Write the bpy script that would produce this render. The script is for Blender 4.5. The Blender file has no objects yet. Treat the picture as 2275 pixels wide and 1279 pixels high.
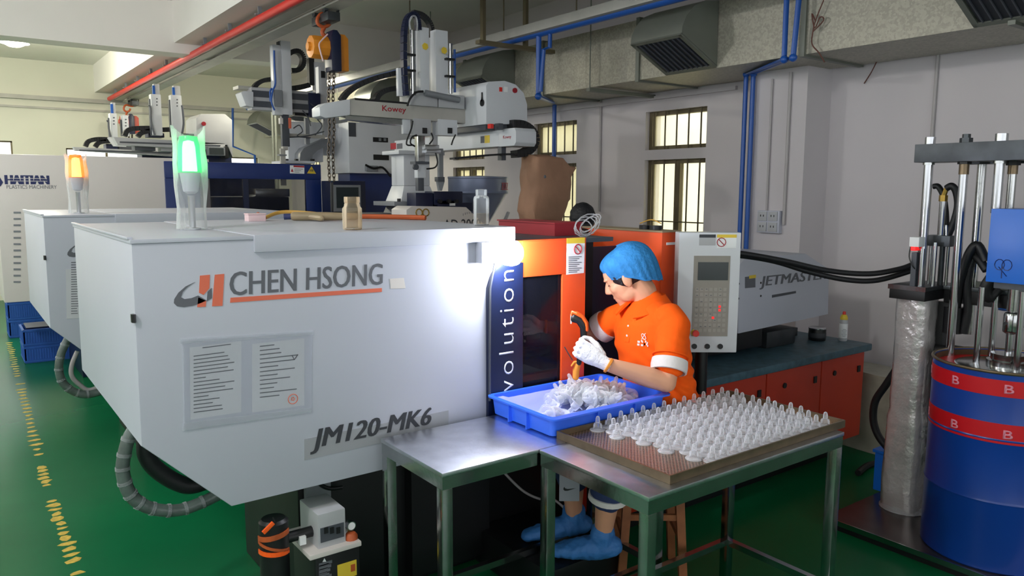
import bpy, bmesh, math, random
from mathutils import Vector, Matrix, noise
random.seed(11)
SC = bpy.context.scene
COL = SC.collection
V = Vector
# ------------------------------------------------------------------ camera
F, PIT, ROL, YAW, EYE = 1701.62, 0.127746, 0.0034, 0.934733, V((0, 0, 1.70))
FW = V((math.cos(YAW)*math.cos(PIT), math.sin(YAW)*math.cos(PIT), -math.sin(PIT)))
_r = V((math.sin(YAW), -math.cos(YAW), 0)); _u = _r.cross(FW)
RT = math.cos(ROL)*_r + math.sin(ROL)*_u
UP = -math.sin(ROL)*_r + math.cos(ROL)*_u
cam = bpy.data.cameras.new('camera'); cam.sensor_width = 36; cam.lens = F*36/2275
cam.clip_start = 0.05; cam.clip_end = 200
camo = bpy.data.objects.new('camera', cam); COL.objects.link(camo)
camo.matrix_world = Matrix(((RT.x, UP.x, -FW.x, EYE.x), (RT.y, UP.y, -FW.y, EYE.y), (RT.z, UP.z, -FW.z, EYE.z), (0, 0, 0, 1)))
SC.camera = camo
# ------------------------------------------------------------------ world, exposure
SC.view_settings.view_transform = 'Standard'; SC.view_settings.look = 'None'
SC.view_settings.gamma = 1; SC.view_settings.use_curve_mapping = False
SC.view_settings.exposure = -0.15
W = bpy.data.worlds.new('overcast_sky'); SC.world = W; W.use_nodes = True
bg = W.node_tree.nodes['Background']; bg.inputs['Color'].default_value = (0.93, 0.96, 1.0, 1); bg.inputs['Strength'].default_value = 2.6
BULB_POWER = 190.0
PENDANT_FILL_W = 125.0

# pixel of the photograph -> point on a real plane of the place (measuring aid)
def ray(x, y): return FW + RT*((x-1137.5)/F) - UP*((y-639.5)/F)
def onx(x, y, v): d = ray(x, y); return EYE + d*((v-EYE.x)/d.x)
def ony(x, y, v): d = ray(x, y); return EYE + d*((v-EYE.y)/d.y)
def onz(x, y, v): d = ray(x, y); return EYE + d*((v-EYE.z)/d.z)
def pd(x, y, d): return EYE + ray(x, y)*d

# ------------------------------------------------------------------ materials
def lin(c):
    f = lambda v: (v/255/12.92) if v/255 <= .04045 else ((v/255+.055)/1.055)**2.4
    return (f(c[0]), f(c[1]), f(c[2]), 1)
def mat(name, rgb, rough=.5, metal=0, var=.08, scale=6, bump=0, bscale=60, spec=.5, emit=0, trans=0, alpha=1, kind='noise', coat=0):
    m = bpy.data.materials.new(name); m.use_nodes = True
    nt = m.node_tree; b = nt.nodes['Principled BSDF']
    b.inputs['Roughness'].default_value = rough; b.inputs['Metallic'].default_value = metal
    b.inputs['Specular IOR Level'].default_value = spec
    b.inputs['Coat Weight'].default_value = coat
    c = lin(rgb)
    tc = nt.nodes.new('ShaderNodeTexCoord')
    if var:
        if kind == 'vor':
            t = nt.nodes.new('ShaderNodeTexVoronoi'); out = t.outputs['Color']
        else:
            t = nt.nodes.new('ShaderNodeTexNoise'); t.inputs['Detail'].default_value = 5; out = t.outputs['Fac']
        t.inputs['Scale'].default_value = scale
        nt.links.new(tc.outputs['Object'], t.inputs['Vector'])
        r = nt.nodes.new('ShaderNodeValToRGB')
        r.color_ramp.elements[0].position = .3; r.color_ramp.elements[1].position = .7
        r.color_ramp.elements[0].color = tuple(max(0, v*(1-var)) for v in c[:3])+(1,)
        r.color_ramp.elements[1].color = tuple(min(1, v*(1+var)) for v in c[:3])+(1,)
        nt.links.new(out, r.inputs['Fac']); nt.links.new(r.outputs['Color'], b.inputs['Base Color'])
    else:
        b.inputs['Base Color'].default_value = c
    if bump:
        n = nt.nodes.new('ShaderNodeTexNoise'); n.inputs['Scale'].default_value = bscale; n.inputs['Detail'].default_value = 4
        nt.links.new(tc.outputs['Object'], n.inputs['Vector'])
        bm_ = nt.nodes.new('ShaderNodeBump'); bm_.inputs['Strength'].default_value = bump; bm_.inputs['Distance'].default_value = .01
        nt.links.new(n.outputs['Fac'], bm_.inputs['Height']); nt.links.new(bm_.outputs['Normal'], b.inputs['Normal'])
    if emit:
        b.inputs['Emission Color'].default_value = c; b.inputs['Emission Strength'].default_value = emit
    if trans: b.inputs['Transmission Weight'].default_value = trans
    if alpha < 1: b.inputs['Alpha'].default_value = alpha
    return m
def clear(name, rgb, see=.75, rough=.08, gloss=.5, tint=None):
    """thin clear plastic or glass: see-through with a gloss and a little milk"""
    m = bpy.data.materials.new(name); m.use_nodes = True; nt = m.node_tree
    out = nt.nodes['Material Output']; b = nt.nodes['Principled BSDF']
    b.inputs['Base Color'].default_value = lin(rgb); b.inputs['Roughness'].default_value = rough
    b.inputs['Specular IOR Level'].default_value = gloss
    t = nt.nodes.new('ShaderNodeBsdfTransparent')
    if tint: t.inputs['Color'].default_value = lin(tint)
    x = nt.nodes.new('ShaderNodeMixShader')
    fr = nt.nodes.new('ShaderNodeFresnel'); fr.inputs['IOR'].default_value = 1.45
    ma = nt.nodes.new('ShaderNodeMath'); ma.operation = 'MULTIPLY_ADD'; ma.inputs[1].default_value = 1.0; ma.inputs[2].default_value = 1-see; ma.use_clamp = True
    nt.links.new(fr.outputs['Fac'], ma.inputs[0]); nt.links.new(ma.outputs[0], x.inputs['Fac'])
    tl = nt.nodes.new('ShaderNodeBsdfTranslucent'); tl.inputs['Color'].default_value = lin(rgb)
    x2 = nt.nodes.new('ShaderNodeMixShader'); x2.inputs['Fac'].default_value = .35; nt.links.new(b.outputs[0], x2.inputs[1]); nt.links.new(tl.outputs[0], x2.inputs[2])
    nt.links.new(t.outputs[0], x.inputs[1]); nt.links.new(x2.outputs[0], x.inputs[2]); nt.links.new(x.outputs[0], out.inputs['Surface'])
    return m
def glow(name, rgb, s):
    m = bpy.data.materials.new(name); m.use_nodes = True; b = m.node_tree.nodes['Principled BSDF']
    b.inputs['Base Color'].default_value = lin(rgb); b.inputs['Emission Color'].default_value = lin(rgb); b.inputs['Emission Strength'].default_value = s
    return m
MT = dict(
 wall=mat('painted_wall', (206, 201, 204), .8, var=.03, scale=1.5, bump=.05),
 wallfar=mat('painted_far_wall', (214, 214, 200), .8, var=.03, scale=1.5),
 ceil=mat('painted_ceiling', (234, 231, 226), .85, var=.04, scale=1),
 floor=mat('green_epoxy', (14, 100, 60), .26, var=.12, scale=1.3, spec=.12, bump=.02, bscale=3),
 yellow=mat('worn_yellow_paint', (205, 175, 70), .5, var=.3, scale=40),
 white=mat('white_enamel', (188, 191, 204), .38, var=.02, scale=2.5, spec=.4),
 white2=mat('white_robot_paint', (208, 212, 218), .35, var=.03, scale=4),
 cream=mat('cream_enamel', (216, 210, 206), .45, var=.03, scale=2),
 grey=mat('grey_paint', (128, 132, 138), .4, var=.06),
 dgrey=mat('dark_grey_paint', (72, 76, 84), .45, var=.1),
 lgrey=mat('light_grey_paint', (176, 178, 182), .4, var=.04),
 navy=mat('navy_enamel', (26, 48, 110), .35, var=.06),
 navyd=mat('dark_navy_enamel', (16, 26, 58), .35, var=.08),
 black=mat('black_paint', (16, 17, 20), .45, var=.2),
 rubber=mat('black_rubber', (26, 27, 30), .5, var=.15, bump=.1),
 ink=mat('grey_ink', (98, 100, 108), .6, var=0), inkd=mat('dark_ink', (56, 58, 64), .6, var=0), inkw=mat('white_ink', (232, 236, 240), .6, var=0),
 inkr=mat('red_ink', (170, 30, 45), .6, var=0), inko=mat('orange_ink', (226, 112, 84), .6, var=0), inkb=mat('navy_ink', (40, 48, 96), .6, var=0),
 orange=mat('orange_enamel', (232, 84, 34), .4, var=.06, scale=4), orangedk=mat('orange_base_enamel', (186, 52, 28), .4, var=.1, scale=3),
 shirt=mat('orange_polo_cloth', (255, 96, 16), .85, var=.05, scale=9, bump=.12, bscale=280, spec=.2),
 steel=mat('brushed_stainless', (176, 178, 178), .17, 1, var=.12, scale=9, bump=.03, bscale=40),
 steelt=mat('worn_stainless_top', (214, 216, 222), .3, 1, var=.1, scale=14, bump=.05, bscale=70),
 chrome=mat('chrome', (186, 188, 192), .18, 1, var=.04),
 iron=mat('dark_steel_plate', (74, 78, 82), .42, .7, var=.2, scale=14), platem=mat('scuffed_floor_plate', (104, 98, 98), .26, .8, var=.2, scale=7),
 galv=mat('galvanised_sheet', (164, 161, 148), .5, .4, var=.11, scale=75, kind='vor'),
 galvp=mat('galvanised_plain', (120, 124, 116), .5, .4, var=.06),
 beamp=mat('grey_beam_paint', (176, 174, 168), .5, var=.08),
 red=mat('red_paint', (220, 46, 36), .4, var=.05), redd=mat('dark_red_plastic', (150, 26, 40), .45, var=.06),
 bluep=mat('blue_pipe', (28, 84, 168), .35, var=.06), bluecab=mat('blue_cabinet', (26, 108, 214), .35, var=.03),
 sheetp=mat('posted_paper', (206, 208, 214), .7, var=.03), plateg=mat('sticker_grey', (158, 160, 166), .5, var=.03), liner=clear('bag_liner', (244, 247, 255), .5, .15, .8), bluebin=mat('blue_plastic', (54, 112, 248), .35, var=.04), crate=mat('blue_crate', (42, 96, 186), .5, var=.06),
 drum=mat('blue_drum', (18, 62, 148), .28, var=.08, scale=3), drumd=mat('drum_inside', (96, 74, 52), .5, .4, var=.25),
 tape=mat('red_tape', (200, 18, 30), .4, var=.05), tapeink=mat('pink_ink', (228, 140, 160), .6, var=0),
 worktop=mat('blue_grey_worktop', (66, 96, 110), .5, var=.3, scale=18, bump=.1),
 bronze=mat('bronze_tray', (126, 110, 88), .35, .75, var=.15, scale=20),
 clear=clear('clear_plastic', (248, 250, 255), .80, .05, 1.0),
 clear2=clear('clear_plastic_heap', (250, 252, 255), .70, .06, 1.0), film=clear('plastic_film', (240, 243, 248), .78, .15, .6), pouchf=clear('pouch_film', (244, 246, 250), .93, .12, .6),
 bag=clear('clear_bag', (236, 240, 240), .8, .2, .7),
 glass=clear('window_glass', (250, 244, 215), .9, .1, .4), glassb=clear('bottle_glass', (244, 234, 218), .965, .04, 1.0, (253, 250, 245)), glassc=clear('clear_bottle_glass', (240, 244, 248), .96, .03, 1.0),
 smoke=clear('smoky_pane', (40, 42, 60), .68, .06, .6), water=clear('water', (235, 225, 205), .97, .03, .9, (248, 240, 230)),
 frame=mat('window_frame_metal', (108, 98, 74), .5, .3, var=.15), bars=mat('window_bar_paint', (92, 82, 62), .6, var=.1),
 facade=mat('cream_facade', (255, 248, 222), .8, var=.06, scale=2),
 paper=mat('paper', (236, 238, 240), .7, var=.03), kraft=mat('kraft_paper', (158, 120, 96), .75, var=.16, scale=5, bump=.9, bscale=9),
 yell=mat('yellow_label', (226, 196, 60), .5, var=.05), screen=mat('dark_screen', (46, 54, 56), .2, var=.1), panel=mat('keypad_grey', (146, 142, 134), .5, var=.06),
 hoist=mat('hoist_orange', (222, 140, 40), .4, var=.08), hoistr=mat('hoist_red', (206, 70, 50), .4, var=.08), hook=mat('hook_orange', (180, 84, 40), .5, var=.15),
 chainm=mat('chain_steel', (92, 84, 76), .4, .8, var=.2),
 skin=mat('skin', (214, 158, 126), .5, var=.05, scale=8, spec=.35), hair=mat('black_hair', (18, 18, 24), .6, var=.3, bump=.4, bscale=120),
 cap=mat('blue_bouffant_fabric', (52, 128, 190), .75, var=.14, scale=30, bump=.5, bscale=70, spec=.2),
 glove=mat('white_knit_glove', (232, 230, 232), .85, var=.04, scale=30, bump=.3, bscale=220, spec=.2), cuffo=mat('orange_knit', (226, 142, 50), .8, var=.1),
 shoe=mat('blue_shoe_cover', (50, 112, 178), .6, var=.1, bump=.4, bscale=40), short=mat('navy_shorts', (44, 58, 100), .8, var=.1, bump=.2, bscale=60), shortg=mat('grey_panel_cloth', (150, 152, 160), .85, var=.05),
 shirtw=mat('white_cloth', (224, 218, 216), .85, var=.05, bump=.2, bscale=90), tee=mat('black_tee', (24, 25, 32), .85, var=.1, bump=.2, bscale=60),
 eye=mat('eye_white', (225, 220, 215), .2, var=0), iris=mat('dark_iris', (30, 22, 18), .2, var=0), lip=mat('lip_skin', (186, 110, 96), .5, var=.05),
 wood=mat('stool_wood', (150, 92, 56), .5, var=.2, scale=14), conduit=mat('clear_conduit_hose', (92, 104, 100), .3, var=.25, scale=14, bump=.2), cond=mat('pvc_conduit', (176, 172, 172), .5, var=.03),
 hose=mat('yellow_hose', (206, 160, 74), .4, var=.1), tan=mat('tool_tan', (150, 132, 104), .5, var=.2), pink=mat('pink_plastic', (226, 196, 200), .4, var=.03),
 orangeh=mat('tool_orange', (255, 96, 24), .45, var=.04), brass=mat('brass', (170, 140, 70), .35, .8, var=.1), wire=mat('brown_wire', (96, 54, 44), .6, var=.1),
 hopper=mat('hopper_grey_blue', (122, 132, 158), .35, .3, var=.06), led=glow('red_led', (240, 40, 40), .9), green=glow('green_beacon', (0, 235, 120), 1.4), greenw=glow('green_core', (215, 255, 240), 5),
 green_lens=clear('green_lens', (40, 255, 140), .35, .2, .5), amber_lens=clear('amber_lens', (255, 150, 40), .35, .2, .5), amber=glow('amber_beacon', (255, 150, 40), 1.6), amberw=glow('amber_core', (255, 236, 130), 5), bulb=glow('led_bulb', (240, 244, 255), BULB_POWER), pendant=glow('pendant_lens', (255, 246, 214), 12),
 grill=mat('grille_dark', (44, 48, 56), .5, .3, var=.1),
)

# ------------------------------------------------------------------ mesh helpers
def wl(o):
    p = V((0, 0, 0))
    while o: p = p + o.location; o = o.parent
    return p
class MB:
    def __init__(s): s.bm = bmesh.new()
    def _f(s, vs):
        try: return s.bm.faces.new(vs)
        except ValueError: return None
    def box(s, x0, x1, y0, y1, z0, z1):
        v = [s.bm.verts.new(p) for p in ((x0, y0, z0), (x1, y0, z0), (x1, y1, z0), (x0, y1, z0), (x0, y0, z1), (x1, y0, z1), (x1, y1, z1), (x0, y1, z1))]
        for f in ((0, 3, 2, 1), (4, 5, 6, 7), (0, 1, 5, 4), (1, 2, 6, 5), (2, 3, 7, 6), (3, 0, 4, 7)): s._f([v[i] for i in f])
        return s
    def obox(s, c, ax, ay, az, sx, sy, sz):
        """box round c along the unit axes ax, ay, az, full sizes sx, sy, sz"""
        v = []
        for k in (-1, 1):
            for i, j in ((-1, -1), (1, -1), (1, 1), (-1, 1)): v.append(s.bm.verts.new(c+ax*(i*sx/2)+ay*(j*sy/2)+az*(k*sz/2)))
        for f in ((0, 3, 2, 1), (4, 5, 6, 7), (0, 1, 5, 4), (1, 2, 6, 5), (2, 3, 7, 6), (3, 0, 4, 7)): s._f([v[i] for i in f])
        return s
    def prism(s, pts, axis, a0, a1):
        mk = {'x': lambda p, a: (a, p[0], p[1]), 'y': lambda p, a: (p[0], a, p[1]), 'z': lambda p, a: (p[0], p[1], a)}[axis]
        A = [s.bm.verts.new(mk(p, a0)) for p in pts]; B = [s.bm.verts.new(mk(p, a1)) for p in pts]
        n = len(pts); s._f(A[::-1]); s._f(B)
        for i in range(n): s._f([A[i], A[(i+1) % n], B[(i+1) % n], B[i]])
        return s
    def hull(s, A, B):
        """solid between two equal-length outlines of points"""
        A = [s.bm.verts.new(p) for p in A]; B = [s.bm.verts.new(p) for p in B]; n = len(A)
        s._f(A[::-1]); s._f(B)
        for i in range(n): s._f([A[i], A[(i+1) % n], B[(i+1) % n], B[i]])
        return s
    def rings(s, R, cap=True, closed=False):
        L = [[s.bm.verts.new(p) for p in r] for r in R]; n = len(L[0]); m = len(L)
        for i in range(m if closed else m-1):
            a, b = L[i], L[(i+1) % m]
            for j in range(n): s._f([a[j], a[(j+1) % n], b[(j+1) % n], b[j]])
        if cap and not closed: s._f(L[0][::-1]); s._f(L[-1])
        return s
    def cyl(s, p0, p1, r0, r1=None, n=14, cap=True):
        p0, p1 = V(p0), V(p1); r1 = r0 if r1 is None else r1
        t = (p1-p0).normalized(); a = t.orthogonal().normalized(); b = t.cross(a)
        cs = [(math.cos(2*math.pi*k/n), math.sin(2*math.pi*k/n)) for k in range(n)]
        return s.rings([[p0+(a*c+b*d)*r0 for c, d in cs], [p1+(a*c+b*d)*r1 for c, d in cs]], cap)
    def tube(s, pts, r, n=8, smooth=0, closed=False):
        pts = [V(p) for p in pts]
        if smooth: pts = crom(pts, smooth, closed)
        R = []; a = None; m = len(pts)
        for i, p in enumerate(pts):
            t = ((pts[(i+1) % m] if closed or i < m-1 else p)-(pts[i-1] if closed or i > 0 else p)).normalized()
            a = t.orthogonal().normalized() if a is None else (a-t*a.dot(t)).normalized()
            b = t.cross(a); rr = r[i] if isinstance(r, (list, tuple)) else r
            R.append([p+(a*math.cos(2*math.pi*k/n)+b*math.sin(2*math.pi*k/n))*rr for k in range(n)])
        return s.rings(R, True, closed)
    def lathe(s, prof, c, n=24, axis=None):
        c = V(c); az = V(axis or (0, 0, 1)).normalized(); ax = az.orthogonal().normalized() if axis else V((1, 0, 0)); ay = az.cross(ax)
        return s.rings([[c+az*z+(ax*math.cos(2*math.pi*k/n)+ay*math.sin(2*math.pi*k/n))*max(r, 1e-4) for k in range(n)] for r, z in prof])
    def ball(s, c, rx, ry=None, rz=None, n=14, m=9, rot=None):
        ry = ry or rx; rz = rz or rx; c = V(c); R = []
        for i in range(m+1):
            th = math.pi*i/m; q = max(math.sin(th), .002)
            ring = [V((rx*q*math.cos(2*math.pi*k/n), ry*q*math.sin(2*math.pi*k/n), -rz*math.cos(th))) for k in range(n)]
            R.append([c+(rot @ p if rot else p) for p in ring])
        return s.rings(R)
    def limb(s, st, ref=(0, 0, 1), n=14):
        """closed rounded loft through stations (point, half-width along ref, half-width across)"""
        st = [(V(p), a, b) for p, a, b in st]; ref = V(ref); R = []; m = len(st)
        def ring(p, t, a, b):
            u = (ref-t*ref.dot(t))
            u = u.normalized() if u.length > 1e-3 else t.orthogonal().normalized()
            w = t.cross(u)
            return [p+u*(a*math.cos(2*math.pi*k/n))+w*(b*math.sin(2*math.pi*k/n)) for k in range(n)]
        T = [((st[min(i+1, m-1)][0]-st[max(i-1, 0)][0]).normalized()) for i in range(m)]
        p, a, b = st[0]; e = min(a, b)
        for q, k in ((1, .05), (.8, .6), (.45, .88)): R.append(ring(p-T[0]*e*q, T[0], a*k, b*k))
        for i, (p, a, b) in enumerate(st): R.append(ring(p, T[i], a, b))
        p, a, b = st[-1]; e = min(a, b)
        for q, k in ((.45, .88), (.8, .6), (1, .05)): R.append(ring(p+T[-1]*e*q, T[-1], a*k, b*k))
        return s.rings(R)
    def build(s, name, m, parent=None, bevel=0, smooth=True, origin=None, ang=38, remesh=0, relax=0):
        bm = s.bm
        bmesh.ops.recalc_face_normals(bm, faces=bm.faces)
        if bevel:
            es = [e for e in bm.edges if len(e.link_faces) == 2 and e.calc_face_angle(0) > .6]
            try: bmesh.ops.bevel(bm, geom=es, offset=bevel, segments=2, profile=.7, affect='EDGES', clamp_overlap=True)
            except Exception: pass
        if parent is not None: org = wl(parent)
        else: org = V(origin) if origin is not None else V((0, 0, 0))
        bmesh.ops.translate(bm, verts=bm.verts, vec=-org)
        me = bpy.data.meshes.new(name)
        if smooth and not remesh:
            for f in bm.faces: f.smooth = True
            for e in bm.edges:
                if len(e.link_faces) == 2 and e.calc_face_angle(0) > math.radians(ang): e.smooth = False
        bm.to_mesh(me); bm.free()
        if remesh:
            t = bpy.data.objects.new('t', me); COL.objects.link(t)
            q = t.modifiers.new('r', 'REMESH'); q.mode = 'VOXEL'; q.voxel_size = remesh; q.use_smooth_shade = True
            if relax: q = t.modifiers.new('s', 'SMOOTH'); q.iterations = relax; q.factor = .5
            dg = bpy.context.evaluated_depsgraph_get(); dg.update()
            me2 = bpy.data.meshes.new_from_object(t.evaluated_get(dg)); bpy.data.objects.remove(t); bpy.data.meshes.remove(me)
            me = me2; me.name = name
            for f in me.polygons: f.use_smooth = True
            me.materials.clear()
        me.materials.append(MT[m] if isinstance(m, str) else m)
        o = bpy.data.objects.new(name, me); COL.objects.link(o)
        if parent is not None: o.parent = parent
        else: o.location = org
        return o
def crom(pts, k, closed=False):
    n = len(pts); out = []
    for i in range(n if closed else n-1):
        g = lambda j: pts[j % n] if closed else pts[max(0, min(n-1, j))]
        p0, p1, p2, p3 = g(i-1), g(i), g(i+1), g(i+2)
        for q in range(k):
            t = q/k
            out.append(.5*((2*p1)+(p2-p0)*t+(2*p0-5*p1+4*p2-p3)*t*t+(3*p1-p0-3*p2+p3)*t**3))
    if not closed: out.append(pts[-1])
    return out
def tag(o, label=None, cat=None, group=None, kind=None):
    if label: o['label'] = label
    if cat: o['category'] = cat
    if group: o['group'] = group
    if kind: o['kind'] = kind
    return o
def thing(name, label, cat, loc, group=None):
    o = bpy.data.objects.new(name, None); o.empty_display_size = .1; COL.objects.link(o); o.location = V(loc)
    return tag(o, label, cat, group)
def struct(name, mb, m, parent=None, **k):
    o = mb.build(name, m, parent, **k)
    if parent is None: o['kind'] = 'structure'
    return o
def dup(root, d, label=None, parent=None):
    c = root.copy(); COL.objects.link(c)
    if parent: c.parent = parent
    else: c.location = root.location+V(d)
    if label: c['label'] = label
    for ch in list(root.children): dup(ch, d, None, c)
    return c
_cv = {}
def text(s, o, xd, yd, h, m, parent, name='lettering', width=None, bold=0., shear=0., thick=.0006, space=1., fat=0.):
    """raised or printed lettering: lower left corner o, cap height h, reading along xd"""
    cu = bpy.data.curves.new('t', 'FONT'); cu.body = s; cu.size = 1; cu.shear = shear; cu.offset = bold; cu.space_character = space; cu.resolution_u = 3
    t = bpy.data.objects.new('t', cu); COL.objects.link(t); dg = bpy.context.evaluated_depsgraph_get(); dg.update()
    me = bpy.data.meshes.new_from_object(t.evaluated_get(dg)); bpy.data.objects.remove(t); bpy.data.curves.remove(cu)
    xs = [v.co.x for v in me.vertices]; ys = [v.co.y for v in me.vertices]
    x0, x1, y0, y1 = min(xs), max(xs), min(ys), max(ys)
    xd = V(xd).normalized(); yd = V(yd); yd = (yd-xd*0).normalized(); nz = xd.cross(yd).normalized(); o = V(o)
    sy = h/(y1-y0); sx = (width/(x1-x0)) if width else sy
    org = wl(parent)
    bm = bmesh.new(); bm.from_mesh(me); bpy.data.meshes.remove(me)
    for v in bm.verts: v.co = o+xd*((v.co.x-x0)*sx)+yd*((v.co.y-y0)*sy)+nz*thick*2-org
    if fat:
        g0 = bm.faces[:]
        for q, e in ((-fat, .0001), (fat, .0002)):
            dd = bmesh.ops.duplicate(bm, geom=g0); bmesh.ops.translate(bm, verts=[w_ for w_ in dd['geom'] if isinstance(w_, bmesh.types.BMVert)], vec=xd*q+nz*e)
    g = bmesh.ops.extrude_face_region(bm, geom=bm.faces[:]); bmesh.ops.translate(bm, verts=[e for e in g['geom'] if isinstance(e, bmesh.types.BMVert)], vec=-nz*thick)
    bmesh.ops.recalc_face_normals(bm, faces=bm.faces)
    me = bpy.data.meshes.new(name); bm.to_mesh(me); bm.free(); me.materials.append(MT[m])
    ob = bpy.data.objects.new(name, me); COL.objects.link(ob); ob.parent = parent
    return ob
def decal(mb, px, Y, t=.001):
    """thin plate on the plane y = Y with the outline read at pixels px"""
    P = [ony(x, y, Y) for x, y in px]
    return mb.prism([(p.x, p.z) for p in P], 'y', Y-t, Y)
def rbox(x0, x1, y0, y1, z0, z1): return MB().box(x0, x1, y0, y1, z0, z1)
X_, Y_, Z_ = V((1, 0, 0)), V((0, 1, 0)), V((0, 0, 1))
# ================================================================== THE ROOM
ROOM = dict(x0=-4.0, x1=5.2, y0=-4.0, y1=13.9, z1=3.62)
fl = struct('floor', rbox(-4.2, 5.4, -4.2, 14.1, -.15, 0), 'floor', smooth=False)
struct('ceiling', rbox(-4.2, 5.4, -4.2, 14.1, 3.62, 3.8), 'ceil', smooth=False)
def wall_open(name, m, axis, a, b, lo, hi, holes, h=3.62):
    """wall slab a..b thick, running lo..hi, with rectangular openings (u0,u1,z0,z1)"""
    mb = MB(); us = sorted({lo, hi, *[q[0] for q in holes], *[q[1] for q in holes]})
    for u0, u1 in zip(us, us[1:]):
        z = 0.0; hs = sorted([q for q in holes if q[0] <= u0+1e-6 and q[1] >= u1-1e-6], key=lambda q: q[2])
        for q in hs+[(0, 0, h, h)]:
            if q[2] > z:
                if axis == 'x': mb.box(a, b, u0, u1, z, q[2])
                else: mb.box(u0, u1, a, b, z, q[2])
            z = q[3]
    bmesh.ops.remove_doubles(mb.bm, verts=mb.bm.verts, dist=1e-5)
    return struct(name, mb, m, smooth=False)
WC = [4.65, 6.30, 7.95, 9.6, 11.25, 12.9]
holes = []
for c in WC: holes += [(c-.35, c+.35, .95, 1.97), (c-.35, c+.35, 2.06, 2.40)]
wall_open('wall_right', 'wall', 'x', 5.2, 5.4, -4.2, 14.1, holes)
FWN = [(-.5, .90, 1.1, 2.40), (1.6, 2.75, 1.1, 2.32), (3.5, 4.6, 1.1, 2.25)]
wall_open('wall_far', 'wallfar', 'y', 13.9, 14.1, -4.2, 5.2, FWN)
wall_open('wall_left', 'wallfar', 'x', -4.2, -4.0, -4.2, 13.9, [(y, y+2.6, 1.75, 3.55) for y in (-3.8, -.9, 2.0, 4.9, 7.8, 10.7)])
wall_open('wall_near', 'wallfar', 'y', -4.2, -4.0, -4.0, 5.2, [(x, x+2.5, .8, 3.0) for x in (-3.7, -.8, 2.1)])
n = 0
def window_right(c):
    global n; n += 1
    root = MB()
    for z0, z1 in ((.95, 1.97), (2.06, 2.40)):
        for y0, y1, a, b in ((c-.35, c-.31, z0, z1), (c+.31, c+.35, z0, z1), (c-.31, c+.31, z0, z0+.035), (c-.31, c+.31, z1-.035, z1)): root.box(5.25, 5.31, y0, y1, a, b)
    root.box(5.25, 5.30, c-.03, c+.03, .985, 1.935)
    o = struct(f'window_{n}', root, 'frame', smooth=False)
    rbox(5.285, 5.291, c-.31, c-.03, .985, 1.935).build('pane', 'glass', o, smooth=False)
    rbox(5.285, 5.291, c+.03, c+.31, .985, 1.935).build('pane', 'glass', o, smooth=False)
    rbox(5.285, 5.291, c-.31, c+.31, 2.095, 2.365).build('pane', 'glass', o, smooth=False)
    for k in range(5):
        y = c-.27+k*.135
        MB().cyl((5.225, y, .95), (5.225, y, 1.97), .008, n=6).build('bar', 'bars', o)
        MB().cyl((5.225, y, 2.06), (5.225, y, 2.40), .008, n=6).build('bar', 'bars', o)
    MB().cyl((5.232, c-.35, 1.42), (5.232, c+.35, 1.42), .006, n=6).build('crossbar', 'bars', o)
for c in WC: window_right(c)
for (x0, x1, z0, z1) in FWN:
    n += 1; m = MB()
    for a, b, p, q in ((x0, x0+.02, z0, z1), (x1-.02, x1, z0, z1), (x0, x1, z0, z0+.03), (x0, x1, z1-.02, z1), ((x0+x1)/2-.015, (x0+x1)/2+.015, z0, z1)): m.box(a, b, 13.95, 14.0, p, q)
    o = struct(f'window_{n}', m, 'frame', smooth=False)
    xm = (x0+x1)/2
    for a, b in ((x0+.02, xm-.015), (xm+.015, x1-.02)): rbox(a, b, 13.97, 13.976, z0+.03, z1-.02).build('pane', 'glass', o, smooth=False)
fac = struct('exterior_wall', rbox(11.5, 11.7, -6, 30, -.1, 4.6), 'facade', smooth=False)
struct('exterior_ground', rbox(5.4, 40, -30, 60, -.3, -.15), 'facade', smooth=False)
# beams, trim, pilaster
struct('beam_long', rbox(2.05, 2.62, -4.2, 13.9, 3.2, 3.62), 'ceil', smooth=False)
struct('beam_cross', rbox(-4.0, 5.2, 8.7, 9.0, 3.1, 3.62), 'ceil', smooth=False)
struct('beam_cross_near', rbox(-4.0, 5.2, -1.0, -.7, 3.1, 3.62), 'ceil', smooth=False)
struct('trim_1', MB().box(-4.0, 5.2, 13.83, 13.9, 3.03, 3.09).box(-4.0, 5.2, 13.87, 13.9, 2.9, 2.93), 'beamp', smooth=False)
struct('pillar_right', rbox(4.9, 5.2, 3.18, 3.66, 0, 3.62), 'wall', smooth=False)
struct('trim_2', rbox(5.17, 5.2, 4.0, 13.9, 2.50, 2.53), 'wall', smooth=False)
# floor line: worn yellow dashes
pts = [onz(x, y, 0) for x, y in ((24, 762), (30, 850), (52, 915), (75, 975), (100, 1070), (128, 1140), (158, 1245))]
y = 10.0; k = 0
while y > 3.7:
    x = .36+max(0, (y-5.0))*.022
    if not (4.75 < y < 4.95 or 5.4 < y < 5.62) and random.random() > .1:
        w = .026+.016*random.random(); h = .05 if y > 5.7 else .03+.05*random.random()
        q = []
        for j in range(7):
            a = 2*math.pi*j/7+.3; r_ = .6+.6*random.random()
            q.append((x+w*math.cos(a)*r_, y+h*.5*math.sin(a)*r_))
        o = MB().prism(q, 'z', 0, .0012).build('floor_dash', 'yellow', fl, smooth=False)
    y -= .115 if y > 5.7 else .07
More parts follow.
